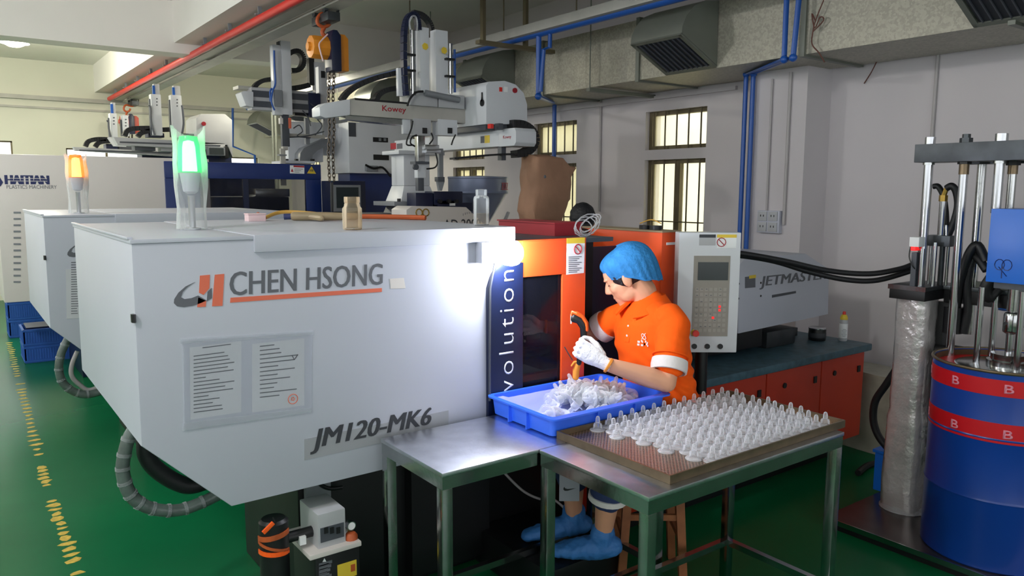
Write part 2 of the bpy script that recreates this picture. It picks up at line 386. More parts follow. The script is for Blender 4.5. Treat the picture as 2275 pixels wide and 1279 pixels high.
# ------------------------------------------------------------------ air duct along the right wall
du = thing('air_duct', 'galvanised sheet air duct running under the ceiling along the window wall', 'duct', (4.8, 4, 2.56))
ys = [-3.0, -1.7, -.5, .55, 1.34, 1.75, 2.95, 4.4, 5.6, 6.9, 8.1, 9.4, 10.7, 12.0, 13.2]
for a, b in zip(ys, ys[1:]): rbox(4.48, 5.16, a+.006, b-.006, 2.56, 3.02).build('duct_panel', 'galv', du, smooth=False)
for a in ys[1:-1]:
    rbox(4.462, 5.17, a-.018, a+.018, 2.545, 3.035).build('flange', 'galvp', du, smooth=False)
for a in (1.60, 4.9, 7.5, 10.0):
    MB().box(4.40, 5.19, a-.02, a+.02, 2.515, 2.545).cyl((4.42, a, 2.52), (4.42, a, 3.62), .006, n=6).build('hanger', 'galvp', du)
for y0 in (1.46, 3.63, 6.03, 8.35, 10.6, 12.4):
    pr = [(4.48, 2.575), (4.10, 2.755), (4.105, 2.80), (4.14, 2.87), (4.22, 2.95), (4.34, 3.0), (4.47, 3.02)]
    h = MB().prism(pr, 'y', y0, y0+.48).build('outlet_hood', 'galvp', du, ang=30)
    d = (V((4.10, 0, 2.755))-V((4.48, 0, 2.575))); L = d.length; d.normalize(); nn = V((-d.z, 0, d.x)); nn = -nn if nn.z > 0 else nn
    c0 = V((4.48, y0+.24, 2.575))
    MB().obox(c0+d*L/2+nn*.004, d, Y_, nn, L-.04, .40, .006).build('grille_back', 'grill', h, smooth=False)
    fr = MB()
    for q in (.012, L-.012): fr.obox(c0+d*q+nn*.008, d, Y_, nn, .03, .47, .014)
    for q in (-.222, .222): fr.obox(c0+d*L/2+nn*.008+Y_*q, d, Y_, nn, L, .03, .014)
    fr.build('grille_frame', 'galvp', h, smooth=False)
    for k in range(9): MB().obox(c0+d*L/2+nn*.010+Y_*(-.18+k*.045), d, Y_, nn, L-.06, .006, .014).build('grille_slat', 'dgrey', h, smooth=False)
# trapeze hangers on the far stretch of duct
for q, (px0, px1, yt, yb) in enumerate(((470, 505, 176, 247), (526, 561, 146, 236))):
    a = onx(px0, yb, 4.44); t = MB()
    w = .62
    t.tube([(4.44, a.y, 3.62), (4.44, a.y, a.z)], .012, 6).tube([(5.1, a.y, 3.62), (5.1, a.y, a.z)], .012, 6).tube([(4.44, a.y, 3.4), (5.1, a.y, 3.4)], .012, 6)
    t.build('hanger', 'frame', du)
# ------------------------------------------------------------------ pipes
p = MB().tube([(4.0, 1.5, 2.965), (4.0, 12.5, 2.965)], .036, 12)
bp = tag(p.build('air_pipe', 'bluep', origin=(4.0, 6, 2.965)), 'thick blue main pipe running under the ceiling beside the duct', 'pipe')
for y_ in (3.2, 4.6, 5.55, 7.2, 9.0): MB().cyl((4.0, y_, 3.0), (4.0, y_, 3.62), .006, n=6).build('hanger_rod', 'frame', bp)
rbox(3.915, 3.968, 1.5, 12.5, 2.958, 3.03).build('support_channel', 'beamp', bp, smooth=False)
MB().box(3.62, 4.42, 5.36, 5.42, 2.885, 2.915).box(3.66, 3.69, 5.37, 5.41, 2.9, 3.62).box(4.1, 4.13, 5.37, 5.41, 2.9, 3.62).build('bracket', 'frame', bp, smooth=False)
a0 = onx(1188, 75, 4.0); a1 = onx(1196, 214, 4.0); a2 = onx(1232, 229, 5.10)
def pipe(name, pts, r, m, label, cat='pipe', n_=10, group=None):
    o = MB().tube(pts, r, n_).build(name, m, origin=pts[-1]); return tag(o, label, cat, group)
pt = [(4.0, a1.y, 2.95), (4.0, a1.y, a1.z), (5.10, a2.y, a2.z), (5.10, a2.y, 0)]
o = pipe('drop_pipe', pt, .022, 'bluep', 'blue drop pipe elbowed under the duct, passing the brown paper sack')
for q in pt[1:3]: MB().ball(q, .03).build('elbow', 'bluep', o)
b1 = onx(1222, 72, 4.0)
bk = onx(1224, 104, 4.0); bk2 = onx(1208, 110, 4.0)
pt = [(4.0, b1.y, 2.95), (4.0, b1.y, bk.z), (4.0, bk2.y, bk2.z), (4.0, a1.y-.03, a1.z+.035)]
pipe('branch_pipe', pt, .018, 'bluep', 'short kinked blue branch pipe joining the drop pipe below the main')
c0 = onx(1747, 0, 4.38); c1 = onx(1742, 132, 4.38); c2 = onx(1658, 165, 4.86)
pt = [c0+Z_*.4, c1, c2, (c2.x, c2.y, .75)]
o = pipe('drop_pipe', pt, .018, 'bluep', 'left one of two thin blue pipes dropping behind the grey control panel')
for q in pt[1:3]: MB().ball(q, .026).build('elbow', 'bluep', o)
c0 = onx(1782, 0, 4.38); c1 = onx(1762, 128, 4.38); c2 = onx(1674, 164, 4.86)
pt = [c0+Z_*.4, c1, c2, (c2.x, c2.y, .75)]
o = pipe('drop_pipe', pt, .018, 'bluep', 'right one of two thin blue pipes dropping behind the grey control panel')
for q in pt[1:3]: MB().ball(q, .026).build('elbow', 'bluep', o)
f0 = onx(517, 240, 4.05); f1 = onx(517, 325, 4.05); f2 = onx(566, 345, 4.3)
pipe('drop_pipe', [f0, f1, f2, V((f2.x, f2.y, 0))], .02, 'bluep', 'far blue drop pipe elbowed near the far wall behind the navy machine')
tag(MB().cyl(onx(604, 235, 3.9), V((3.9, onx(604, 235, 3.9).y, 0)), .02, n=8).cyl(onx(611, 235, 3.9), V((3.9, onx(611, 235, 3.9).y, 0)), .02, n=8).build('pipe_pair', 'galvp', origin=onx(607, 400, 3.9)), 'pair of thin grey-green standing pipes beside the distant robot arm', 'pipe')
def conduit(x, y0, y1, X, lab, r=.011): tag(MB().tube([(X, onx(x, y0, X).y, onx(x, y0, X).z), (X, onx(x, y0, X).y, onx(x, y1, X).z)], r, 8).build('conduit', 'cond', origin=onx(x, y1, X)), lab, 'conduit')
conduit(1757, 160, 500, 4.885, 'pale grey conduit coming down to the wall outlet box')
conduit(1843, 150, 565, 5.187, 'pale conduit down the corner beside the wall pilaster')
conduit(2084, 112, 560, 5.187, 'pale conduit on the bare wall above the steel press')
conduit(1335, 225, 470, 5.187, 'thin pale conduit between the two barred windows')
conduit(1716, 175, 470, 4.885, 'faint white conduit on the pilaster above the outlet box', .007)
ob = thing('outlet_box', 'white wall outlet box with two sockets on the pilaster', 'socket', onx(1712, 518, 4.9))
q0 = onx(1690, 467, 4.9); q1 = onx(1737, 518, 4.9)
rbox(4.86, 4.9, q1.y, q0.y, q1.z, q0.z).build('body', 'white', ob, bevel=.004)
for j in (0, 1):
    ya = q1.y+(q0.y-q1.y)*(.08+.47*j); yb = ya+(q0.y-q1.y)*.4
    for k in (0, 1):
        za = q1.z+(q0.z-q1.z)*(.06+.48*k); rbox(4.853, 4.861, ya, yb, za, za+(q0.z-q1.z)*.42).build('socket_plate', 'lgrey', ob, bevel=.002)
        for e in (.3, .62): rbox(4.8515, 4.854, ya+(yb-ya)*e, ya+(yb-ya)*e+.006, za+.03, za+.045).build('slot', 'black', ob, smooth=False)
w0, w1, w2 = onx(1920, 185, 5.19), onx(1936, 160, 5.15), onx(1950, 132, 5.12)
tag(MB().tube([w0, w1, w2], .004, 6, 5).build('loose_wire', 'wire', origin=w0), 'short loose dark wire sticking out on the grey wall', 'wire')
g = lambda x, y: onx(x, y, 4.44)
wr = MB()
for L in ([(1830, 0), (1812, 45), (1806, 70), (1804, 98), (1820, 118), (1832, 138)], [(1806, 70), (1830, 45), (1822, 38), (1810, 62), (1804, 30), (1812, 48)]): wr.tube([g(*p_) for p_ in L], .004, 6, 4)
tag(wr.build('hanging_wire', 'wire', origin=g(1804, 98)), 'tangled brown wire hanging against the duct side', 'wire')
# ------------------------------------------------------------------ crane rail, conductor bar, pendant lamp, added fill lamps
rail = thing('crane_rail', 'grey steel hoist rail under the long ceiling beam', 'rail', (2.5, 6, 3.06))
rbox(2.42, 2.56, -2, 13.8, 3.06, 3.073).build('lower_flange', 'beamp', rail, smooth=False)
rbox(2.485, 2.495, -2, 13.8, 3.073, 3.185).build('web', 'beamp', rail, smooth=False)
rbox(2.42, 2.56, -2, 13.8, 3.185, 3.2).build('upper_flange', 'beamp', rail, smooth=False)
rbox(2.30, 2.42, -2, 13.8, 3.09, 3.10).build('side_ledge', 'beamp', rail, smooth=False)
cp = thing('conductor_pipe', 'bright red pipe running along the hoist rail', 'pipe', (2.23, 6, 3.1))
MB().tube([(2.23, -1, 3.1), (2.23, 13.75, 3.1)], .033, 12).build('pipe', 'red', cp)
for k in range(11):
    yy = 4.9+k*.83
    MB().box(2.215, 2.245, yy-.008, yy+.008, 3.13, 3.197).box(2.19, 2.27, yy-.012, yy+.012, 3.128, 3.14).build('clamp', 'grey', cp, smooth=False)
pl = thing('pendant_lamp', 'round white pendant lamp glowing under the far ceiling bay', 'lamp', pd(32, 96, 9.0))
c = wl(pl)
MB().lathe([(.02, .15), (.045, .14), (.05, .095), (.075, .08), (.155, .01), (.155, .0), (.07, .065), (.02, .07)], c, 24).build('shade', 'white', pl)
MB().lathe([(.001, -.045), (.06, -.038), (.10, -.018), (.115, .01), (.05, .04), (.001, .04)], c, 24).build('lens', 'pendant', pl)
MB().cyl(c+Z_*.12, V((c.x, c.y, 3.62)), .008, n=6).build('stem', 'galvp', pl)
def pend_or_fill_light(q, e, col):
    l = bpy.data.lights.new('pendant_and_fill_light', 'POINT'); l.energy = e; l.color = col; l.shadow_soft_size = .1
    lo = bpy.data.objects.new('pendant_and_fill_light', l); COL.objects.link(lo); lo.location = q
pend_or_fill_light((c.x, c.y, c.z-.15), PENDANT_FILL_W*.85, (1, .95, .76))
for q, lb in (((3.5, 9.45, 3.39), 'added fill lamp in the far bay by the window wall, hidden behind the cross beam'), ((-2.2, 10.95, 3.39), 'added unseen fill lamp in the far bay, out by the left windows'), ((-1.2, 5.6, 3.39), 'added unseen fill lamp over the aisle in the near bay'), ((-1.2, 1.6, 3.39), 'added unseen fill lamp over the aisle behind the viewer')):
    dup(pl, V(q)-pl.location, lb); pend_or_fill_light(V(q)-Z_*.15, PENDANT_FILL_W*.9, (1, .95, .76) if q[1] > 9 else (1, .98, .96))  # added out-of-view copies of the pendant, put in to brighten ceiling and bays
# ================================================================== MOULDING MACHINES
FY = 2.5
def clamp_guard(root, oy):
    """white clamp-end housing, shared by the two like machines; oy = plane of its front face"""
    g = [(.695, .656), (1.72, .662), (1.85, .70), (1.85, 1.536), (.440, 1.536), (.434, .915)]
    MB().prism(g, 'y', oy, oy+1.25).build('clamp_housing', 'white', root, bevel=.006)
    rbox(.436, .80, oy-.004, oy+1.25, 1.536, 1.549).build('top_plate', 'white', root, bevel=.003)
    rbox(.80, 1.853, oy-.014, oy+1.262, 1.494, 1.552).build('lid', 'white', root, bevel=.008)
    rbox(.430, .446, oy+.01, oy+1.24, 1.549, 1.556).build('edge_strip', 'white', root, bevel=.002)
    MB().box(.428, .440, oy-.004, oy+.012, 1.30, 1.325).cyl((.434, oy-.006, 1.325), (.434, oy-.006, 1.30), .005, n=6).build('catch', 'black', root)
def swoosh(root, Y, dx=0, dz=0, bars=True, k=1.0):
    def pl(px, name, m):
        P = [ony(x, y, 2.5) for x, y in px]
        MB().prism([(.80+(p.x-.80)*k+dx, 1.3+(p.z-1.3)*k+dz) for p in P], 'y', Y-.0016, Y-.0002).build(name, m, root, smooth=False)
    pl([(433, 626), (412, 636), (396, 650), (387, 664), (386, 673), (393, 680), (408, 682), (428, 679), (446, 673), (459, 667), (440, 656), (425, 662), (410, 664), (402, 660), (406, 648), (417, 637)], 'emblem_swoosh', 'ink')
    if bars:
        pl([(444, 612), (466, 610), (465, 640), (452, 655), (442, 650)], 'emblem_bar', 'inko')
        pl([(440, 660), (458, 668), (457, 681), (438, 682)], 'emblem_bar', 'inko')
        pl([(477, 610), (498, 608), (494, 679), (471, 680)], 'emblem_bar', 'inko')
        pl([(470, 639), (471, 662), (459, 669), (461, 648)], 'emblem_wedge', 'ink')
m1 = thing('moulding_machine', 'white and orange plastic moulding machine beside the worker, large logo on its guard', 'machine', (2.4, 3.0, 0))
clamp_guard(m1, FY)
swoosh(m1, FY)
c = ony(512, 657, FY); d = ony(850, 636, FY)
text('CHEN HSONG', V((c.x, FY, c.z)), (1, 0, -.002), Z_, .077, 'ink', m1, width=d.x-c.x, fat=.0018, shear=.06)
u = MB(); decal(u, [(512, 661), (848, 639.5), (848, 648), (511, 672)], FY, .0016); u.build('logo_underline', 'inko', m1, smooth=False)
u = MB(); decal(u, [(866, 619), (897, 617), (901, 640), (868, 641)], FY, .001); u.build('faded_sticker', 'cream', m1, smooth=False)
u = MB(); P = [(676, 975), (996, 911), (996, 949), (676, 1022)]; decal(u, P, FY, .0012); u.build('model_plate', 'plateg', m1, smooth=False)
c = ony(691, 1009, FY); d = ony(962, 950, FY)
text('JM120-MK6', V((c.x, FY-.001, c.z)), X_, Z_, .088, 'inkd', m1, width=d.x-c.x-.01, fat=.0035, shear=.25)
# dark name panel with the upright word
c0, c1 = ony(1080, 640, FY), ony(1157, 640, FY)
dp = [(c0.x, .70), (c1.x, .70), (c1.x, 1.405), (c0.x+.055, 1.405), (c0.x+.02, 1.365), (c0.x, 1.31)]
MB().prism(dp, 'y', FY-.016, FY+.02).build('name_panel', 'navyd', m1, bevel=.003)
zt, zb = ony(1120, 600, FY).z, ony(1120, 870, FY).z
L = (zt-zb)/8*9.05
text('evolution', V((ony(1136, 700, FY).x, FY-.016, zt-L)), Z_, -X_, .073, 'inkw', m1, width=L, bold=-.012, space=1.25)
# orange sliding door with smoky pane
wx = ony(1245, 700, FY).x; wz = ony(1200, 612, FY).z
MB().box(1.892, 2.237, FY-.012, FY+.02, wz, 1.489).box(wx, 2.237, FY-.012, FY+.02, .74, wz).box(1.892, wx, FY-.012, FY+.02, .74, .82).build('sliding_door', 'orange', m1, bevel=.003)
rbox(1.892, wx, FY-.002, FY+.004, .82, wz).build('door_pane', 'smoke', m1, smooth=False)
MB().box(1.892, 1.90, FY-.006, FY, .82, wz).build('pane_seal', 'black', m1, smooth=False)
MB().cyl((1.905, FY-.012, 1.105), (1.905, FY-.002, 1.105), .008, n=8).cyl((1.905, FY-.012, 1.075), (1.905, FY-.002, 1.075), .006, n=8).build('door_latch', 'black', m1)
u = MB(); decal(u, [(1259, 541), (1299, 540), (1297, 606), (1258, 610)], FY-.012, .001); st = u.build('warning_sticker', 'paper', m1, smooth=False)
u = MB(); decal(u, [(1259, 529), (1299, 527), (1299, 540), (1259, 541)], FY-.012, .001); u.build('sticker_header', 'yell', st, smooth=False)
cc = ony(1279, 553, FY); rr = .021
MB().tube([(cc.x+rr*math.cos(a*.5236), FY-.0145, cc.z+rr*math.sin(a*.5236)) for a in range(12)], .0024, 5, closed=True).tube([(cc.x-rr*.7, FY-.0145, cc.z+rr*.7), (cc.x+rr*.7, FY-.0145, cc.z-rr*.7)], .002, 5).build('prohibition_sign', 'inkr', st)
u = MB()
for k in range(9):
    y = 569+k*4.2; decal(u, [(1263, y+1), (1292-(k % 3)*5, y), (1292-(k % 3)*5, y+1.8), (1263, y+2.8)], FY-.0132, .0008)
u.build('printed_lines', 'ink', st, smooth=False)
rbox(1.85, 2.43, FY+.02, 3.72, 1.470, 1.489).build('guard_roof', 'dgrey', m1, smooth=False)
rbox(1.853, 2.237, FY-.012, FY+.03, 1.489, 1.494).build('roof_edge', 'orange', m1, smooth=False)
MB().cyl((1.98, 2.70, 1.30), (1.98, 2.74, 1.30), .03, n=14).build('sight_lamp', 'chrome', m1)
# inside: platens, tie bars, mould halves, lower rail
rbox(1.86, 2.73, 3.70, 3.74, .74, 1.47).build('rear_screen', 'navyd', m1, smooth=False)
rbox(1.86, 1.98, 2.78, 3.55, .80, 1.42).build('moving_platen', 'dgrey', m1, bevel=.01)
rbox(2.36, 2.52, 2.78, 3.55, .80, 1.42).build('fixed_platen', 'dgrey', m1, bevel=.01)
for a in (2.86, 3.46):
    for b in (.92, 1.32): MB().cyl((1.98, a, b), (2.36, a, b), .028, n=14).build('tie_bar', 'chrome', m1)
rbox(1.98, 2.10, 2.95, 3.38, .96, 1.28).build('mould_half', 'iron', m1, bevel=.004)
rbox(2.27, 2.36, 2.95, 3.38, .96, 1.28).build('mould_half', 'iron', m1, bevel=.004)
for k in range(4):
    MB().cyl((2.02+.02*(k % 2), 2.77, 1.02+.1*k), (2.02+.02*(k % 2), 2.74, 1.02+.1*k), .02, n=10).build('clamp_bolt', 'chrome', m1)
rbox(1.89, 2.24, 2.60, 2.63, .865, .893).build('inner_rail', 'orange', m1, smooth=False)
rbox(2.26, 2.30, 2.66, 2.70, .75, 1.47).build('door_post', 'navyd', m1, smooth=False)
rbox(2.34, 2.40, 2.62, 2.66, .75, 1.47).build('door_post', 'black', m1, smooth=False)
rbox(2.50, 2.72, 3.0, 3.3, 1.40, 1.50).build('motor_block', 'black', m1, bevel=.02)
rbox(2.26, 2.72, 2.70, 2.72, .74, 1.43).build('inner_panel', 'navyd', m1, smooth=False)
# rear: orange cabinet, swivel control panel, injection cover
rbox(2.73, 2.85, 2.50, 3.06, .745, 1.500).build('side_cabinet', 'orange', m1, bevel=.004)
rbox(2.725, 2.855, 2.495, 3.065, 1.500, 1.508).build('cabinet_top', 'tan', m1, smooth=False)
rbox(2.76, 2.84, 2.497, 2.50, 1.44, 1.452).build('printed_mark', 'inkw', m1, smooth=False)
ax = V((.804, -.594, 0)); ay = V((.594, .804, 0))
pc = pd(1568, 648, 3.62)
cpn = MB().obox(pc, ax, ay, Z_, .287, .09, .565).build('control_panel', 'white2', m1, bevel=.006)
MT['panel2'] = mat('key_grey', (158, 154, 147), .5, var=0)
def onp(mb, px0, py0, px1, py1, t0, t1):
    """box on the face of the swivel panel between two pixels, t0..t1 proud of it"""
    f0 = pc-ay*.045; s_ = 3.58/F
    a = ((px0+px1)/2-1568)*s_; b = -((py0+py1)/2-648)*s_
    mb.obox(f0+ax*a+Z_*b-ay*(t0+t1)/2, ax, ay, Z_, abs(px1-px0)*s_, abs(t1-t0), abs(py1-py0)*s_); return mb
kp = onp(MB(), 1534, 565, 1614, 745, 0, .003).build('keypad', 'panel', m1, smooth=False)
onp(MB(), 1543, 579, 1610, 619, .003, .005).build('screen', 'screen', kp, smooth=False)
u = MB(); random.seed(3)
for r_ in range(9):
    for k in range(7): onp(u, 1539+k*10.3, 636+r_*11.5, 1546+k*10.3, 643+r_*11.5, .003, .0042)
u.build('keys', 'panel2', kp, smooth=False)
u = MB()
for r_ in range(7):
    for k in range(6):
        if random.random() < .6: onp(u, 1541+k*10.3, 638+r_*14, 1545+k*10.3, 639.5+r_*14, .0042, .005)
u.build('key_marks', 'ink', kp, smooth=False)
for q in ((1594, 678), (1594, 686), (1580, 703)): onp(MB(), q[0]-2.5, q[1]-2.5, q[0]+2.5, q[1]+2.5, .003, .006).build('indicator', 'led', kp, smooth=False)
onp(MB(), 1544, 518, 1580, 525, 0, .0015).build('label_header', 'inkd', m1, smooth=False)
onp(MB(), 1544, 525, 1580, 542, 0, .0012).build('label_body', 'lgrey', m1, smooth=False)
onp(MB(), 1583, 518, 1626, 525, 0, .0015).build('label_header', 'yell', m1, smooth=False)
lb = onp(MB(), 1583, 525, 1626, 548, 0, .0012).build('label_body', 'paper', m1, smooth=False)
f0 = pc-ay*.047; cc = f0+ax*((1593-1568)*3.58/F)+Z_*((648-535)*3.58/F)
MB().tube([cc+ax*(.02*math.cos(a*.5236))+Z_*(.02*math.sin(a*.5236)) for a in range(12)], .002, 5, closed=True).tube([cc-ax*.014+Z_*.014, cc+ax*.014-Z_*.014], .002, 5).build('prohibition_sign', 'inkr', lb)
cc = pc-ay*.045+ax*((1541-1568)*3.58/F)+Z_*((648-737)*3.58/F)
MB().cyl(cc, cc-ay*.004, .018, n=16).build('stop_plate', 'yell', m1)
MB().cyl(cc-ay*.004, cc-ay*.02, .009, n=12).cyl(cc-ay*.02, cc-ay*.03, .016, .015, n=16).build('emergency_stop', 'red', m1)
for k in range(3):
    cc = pc-ay*.045+ax*((1541+k*29-1568)*3.58/F)+Z_*((648-768)*3.58/F)
    MB().cyl(cc, cc-ay*.006, .0125, n=14).build('socket', 'black', m1)
MB().cyl(pc+ay*.04-Z_*.25, pc+ay*.04-Z_*.5, .03, n=12).build('panel_post', 'black', m1)
IY = 2.64
P = [(1640, 741), (1640, 590), (1656, 574), (1790, 563), (1842, 598), (1840, 698)]
q = [ony(x, y, IY) for x, y in P]
MB().prism([(p.x, p.z) for p in q], 'y', IY, IY+.62).build('injection_cover', 'white', m1, bevel=.006)
c = ony(1688, 643, IY); d = ony(1836, 600, IY)
text('JETMASTER', V((c.x, IY, c.z)), (1, 0, 0), Z_, .075, 'ink', m1, width=d.x-c.x, fat=.004, shear=.12)
u = MB(); decal(u, [(1715, 655), (1768, 646), (1768, 651), (1715, 661)], IY, .0015); u.build('vent_slot', 'dgrey', m1, smooth=False)
u = MB(); decal(u, [(1655, 615), (1678, 612), (1678, 638), (1655, 640)], IY, .001); u.build('cover_label', 'ink', m1, smooth=False)
u = MB(); decal(u, [(1664, 612), (1679, 610), (1679, 617), (1664, 619)], IY, .0015); u.build('cover_label', 'yell', m1, smooth=False)
for (x, y) in ((1641, 630), (1690, 628), (1690, 657), (1640, 663)):
    cc = ony(x, y, IY); MB().cyl(cc, cc-Y_*.003, .006, n=8).build('cover_screw', 'black', m1)
rbox(3.24, 3.86, 2.72, 3.2, .78, .99).build('injection_carriage', 'black', m1, bevel=.01)
rbox(3.0, 4.5, 2.9, 3.15, .745, .80).build('slide_rail', 'iron', m1, bevel=.005)
rbox(3.95, 4.25, 2.75, 3.0, .745, .85).build('motor_block', 'iron', m1, bevel=.02)
rbox(2.30, 3.05, 2.47, 3.70, .70, .742).build('bed_top', 'iron', m1, bevel=.006)
rbox(3.05, 4.655, 2.47, 3.70, .70, .745).build('worktop', 'worktop', m1, bevel=.012)
rbox(2.42, 4.63, 2.52, 3.62, .14, .70).build('base', 'orangedk', m1, smooth=False)
for a, b in ((2.44, 3.02), (3.03, 3.60), (3.61, 4.14), (4.15, 4.62)):
    dr = rbox(a, b, 2.500, 2.522, .15, .69).build('base_door', 'orangedk', m1, bevel=.004)
    MB().cyl(((a+b)/2-.1, 2.50, .60), ((a+b)/2-.1, 2.493, .60), .016, n=12).build('latch', 'black', dr)
    rbox(b-.075, b-.045, 2.494, 2.50, .57, .61).build('latch', 'black', dr, smooth=False)
MB().box(2.5, 4.55, 2.62, 3.5, 0, .14).build('plinth', 'black', m1, smooth=False)
MB().box(1.03, 2.42, 2.80, 3.5, 0, .74).box(1.85, 2.30, 2.55, 3.70, .66, .74).build('clamp_base', 'black', m1, bevel=.01)
rbox(1.09, 1.13, 2.78, 2.80, .2, .66).build('base_rib', 'black', m1, smooth=False)
rbox(1.5, 1.9, 2.74, 2.80, .05, .66).build('base_rib', 'black', m1, smooth=False)
rbox(1.86, 2.26, 2.26, 2.80, 0, .165).build('foot_plinth', 'black', m1, bevel=.01)
c, d = ony(679, 1087, 2.78), ony(735, 1123, 2.78)
rbox(c.x, d.x, 2.775, 2.80, d.z, c.z+.02).build('access_plate', 'grey', m1, smooth=False)

# --- second machine of the same make, behind
SY = 4.99

m2 = thing('moulding_machine', 'second white moulding machine carrying the long robot, one row behind the nearest machine', 'machine', (2.4, 5.6, 0))
clamp_guard(m2, SY)
c0 = ony(158, 553, SY); e0 = ony(405, 656, 2.5)
swoosh(m2, SY, c0.x-e0.x+.005, c0.z-e0.z-.01, False, 1.0)
dsx = thing('posted_sheet', 'white printed sheet stuck on the second white guard', 'document', ony(160, 705, SY-.002))
u = MB(); decal(u, [(146, 598), (178, 596), (178, 706), (148, 708)], SY-.001, .001); u.build('sheet', 'sheetp', dsx, smooth=False)
u = MB()
for k in range(22): decal(u, [(158, 582+k*5.4), (176-(k*5) % 6, 581.5+k*5.4), (176-(k*5) % 6, 583+k*5.4), (158, 583.6+k*5.4)], SY-.0026, .0005)
tag(u.build('printed_lines', 'ink', dsx, smooth=False), kind='stuff')
MB().box(.92, 2.42, SY+.3, SY+1.1, 0, .74).build('clamp_base', 'black', m2, bevel=.01)
rbox(2.42, 4.63, SY+.02, SY+1.12, .14, .74).build('base', 'orangedk', m2, bevel=.005)
rbox(2.5, 4.55, SY+.1, SY+1.0, 0, .14).build('plinth', 'black', m2, smooth=False)
rbox(1.86, 2.45, SY, SY+1.2, .74, 1.44).build('mould_guard', 'navyd', m2, bevel=.01)
rbox(2.6, 3.45, SY+.55, SY+1.15, .74, 1.50).build('fixed_platen', 'dgrey', m2, bevel=.01)
JY = 5.28
P = [(903, 600), (903, 466), (915, 458), (1036, 460), (1100, 520), (1160, 560), (1160, 600)]
q = [ony(x, y, JY) for x, y in P]
MB().prism([(p.x, p.z) for p in q], 'y', JY, JY+.25).build('injection_cover', 'cream', m2, bevel=.008)
c = ony(990, 496, JY); text('AD 2000', V((c.x-.02, JY, c.z-.045)), X_, Z_, .075, 'inkd', m2, width=.36, bold=.01)
for x in (931, 946):
    cc = ony(x, 472, JY); MB().tube([(cc.x+.028*math.cos(a*.5236), JY-.001, cc.z+.028*math.sin(a*.5236)) for a in range(12)], .005, 6, closed=True).build('dial_ring', 'brass', m2)
u = MB()
for k in range(9):
    cc = ony(1029+k*4.4, 472-abs(k-4)*.0+(k-4)**2*.28, JY); u.box(cc.x-.002, cc.x+.002, JY-.001, JY, cc.z-.009, cc.z+.009)
u.build('scale_marks', 'ink', m2, smooth=False)
# black valve blocks above it
for (x0, x1, y0, y1) in ((924, 962, 428, 462), (964, 1028, 425, 447), (972, 1012, 444, 462), (1012, 1050, 450, 462)):
    a, b = ony(x0, y1, 5.45), ony(x1, y0, 5.45); rbox(a.x, b.x, 5.45, 5.6, a.z-.03, b.z).build('valve_block', 'navyd', m2, bevel=.008)
for x in (975, 995, 1012):
    a = ony(x, 447, 5.43); MB().cyl(a, a-Y_*.03, .016, n=10).build('valve_cap', 'black', m2)
u = MB(); a = ony(1000, 454, 5.44); u.box(a.x, a.x+.05, 5.44, 5.45, a.z-.01, a.z+.01); u.build('valve_tag', 'paper', m2, smooth=False)
a, b = ony(843, 489, 5.75), ony(942, 466, 5.75)
rbox(2.45, 3.30, 5.70, 6.15, 1.30, 1.462).build('platen_cap', 'grey', m2, bevel=.008)
# --- third machine: cream clamp end, navy mould guard
HY = 7.5
m3 = thing('moulding_machine', 'large cream and navy moulding machine with dark glass guard, third row back', 'machine', (2.6, 8.2, 0))
MB().prism([(.345, .76), (2.02, .76), (2.02, 1.972), (.345, 1.972)], 'y', HY, HY+1.5).build('clamp_housing', 'cream', m3, bevel=.01)
rbox(.9, 2.1, HY+.25, HY+1.15, 0, .76).build('clamp_base', 'navyd', m3, bevel=.01)
c = ony(13, 409, HY); d = ony(107, 389, HY)
ht = text('HAITIAN', V((c.x, HY, c.z)), X_, Z_, .074, 'inkb', m3, width=d.x-c.x, fat=.007)
for zf in (.33, .62): rbox(c.x+.02, d.x-.01, HY-.003, HY-.0015, c.z+.074*zf, c.z+.074*zf+.004).build('letter_stripe', 'cream', ht, smooth=False)
c = ony(15, 419, HY); d = ony(126, 413, HY)
text('PLASTICS MACHINERY', V((c.x, HY, c.z)), X_, Z_, 0.030, 'ink', m3, width=d.x-c.x)
u = MB(); decal(u, [(-14, 404), (-6, 392), (0, 394), (7, 405), (1, 414), (-8, 413)], HY, .002); u.build('emblem', 'inkb', m3, smooth=False)
for k in range(12): u = MB(); decal(u, [(30, 470+k*14), (46, 470+k*14), (46, 474+k*14), (30, 474+k*14)], HY, .003); u.build('vent_slat', 'grey', m3, smooth=False)
gx0, gx1 = ony(455, 400, HY).x, ony(712, 400, HY).x
zt = ony(600, 363, HY).z; wz1 = ony(600, 398, HY).z; wz0 = wz1-.42
MB().box(gx0-.35, gx1, HY-.02, HY+.03, wz1, zt).box(gx1-.16, gx1, HY-.02, HY+.03, .9, wz1).box(gx0-.35, gx0-.05, HY-.02, HY+.03, .9, wz1).box(gx0-.35, gx1, HY-.02, HY+.03, .76, wz0).box(gx0-.35, gx1, HY+.03, HY+.35, zt-.03, zt).build('mould_guard', 'navy', m3, bevel=.008)
rbox(gx0-.05, gx1-.16, HY-.005, HY+.005, wz0, wz1).build('guard_pane', 'smoke', m3, smooth=False)
MB().box((gx0+gx1)/2-.22, (gx0+gx1)/2-.17, HY-.02, HY+.02, wz0, wz1).build('guard_stile', 'navyd', m3, smooth=False)
rbox(gx0-.3, gx1-.05, HY+1.2, HY+1.25, .76, zt-.1).build('rear_screen', 'navyd', m3, smooth=False)
rbox(gx1-1.0, gx1-.22, HY+.3, HY+1.1, .76, 1.62).build('mould_block', 'iron', m3, bevel=.02)
rbox(gx1-.6, gx1-.25, HY+.2, HY+.5, 1.62, 1.70).build('mould_top', 'steel', m3, bevel=.01)
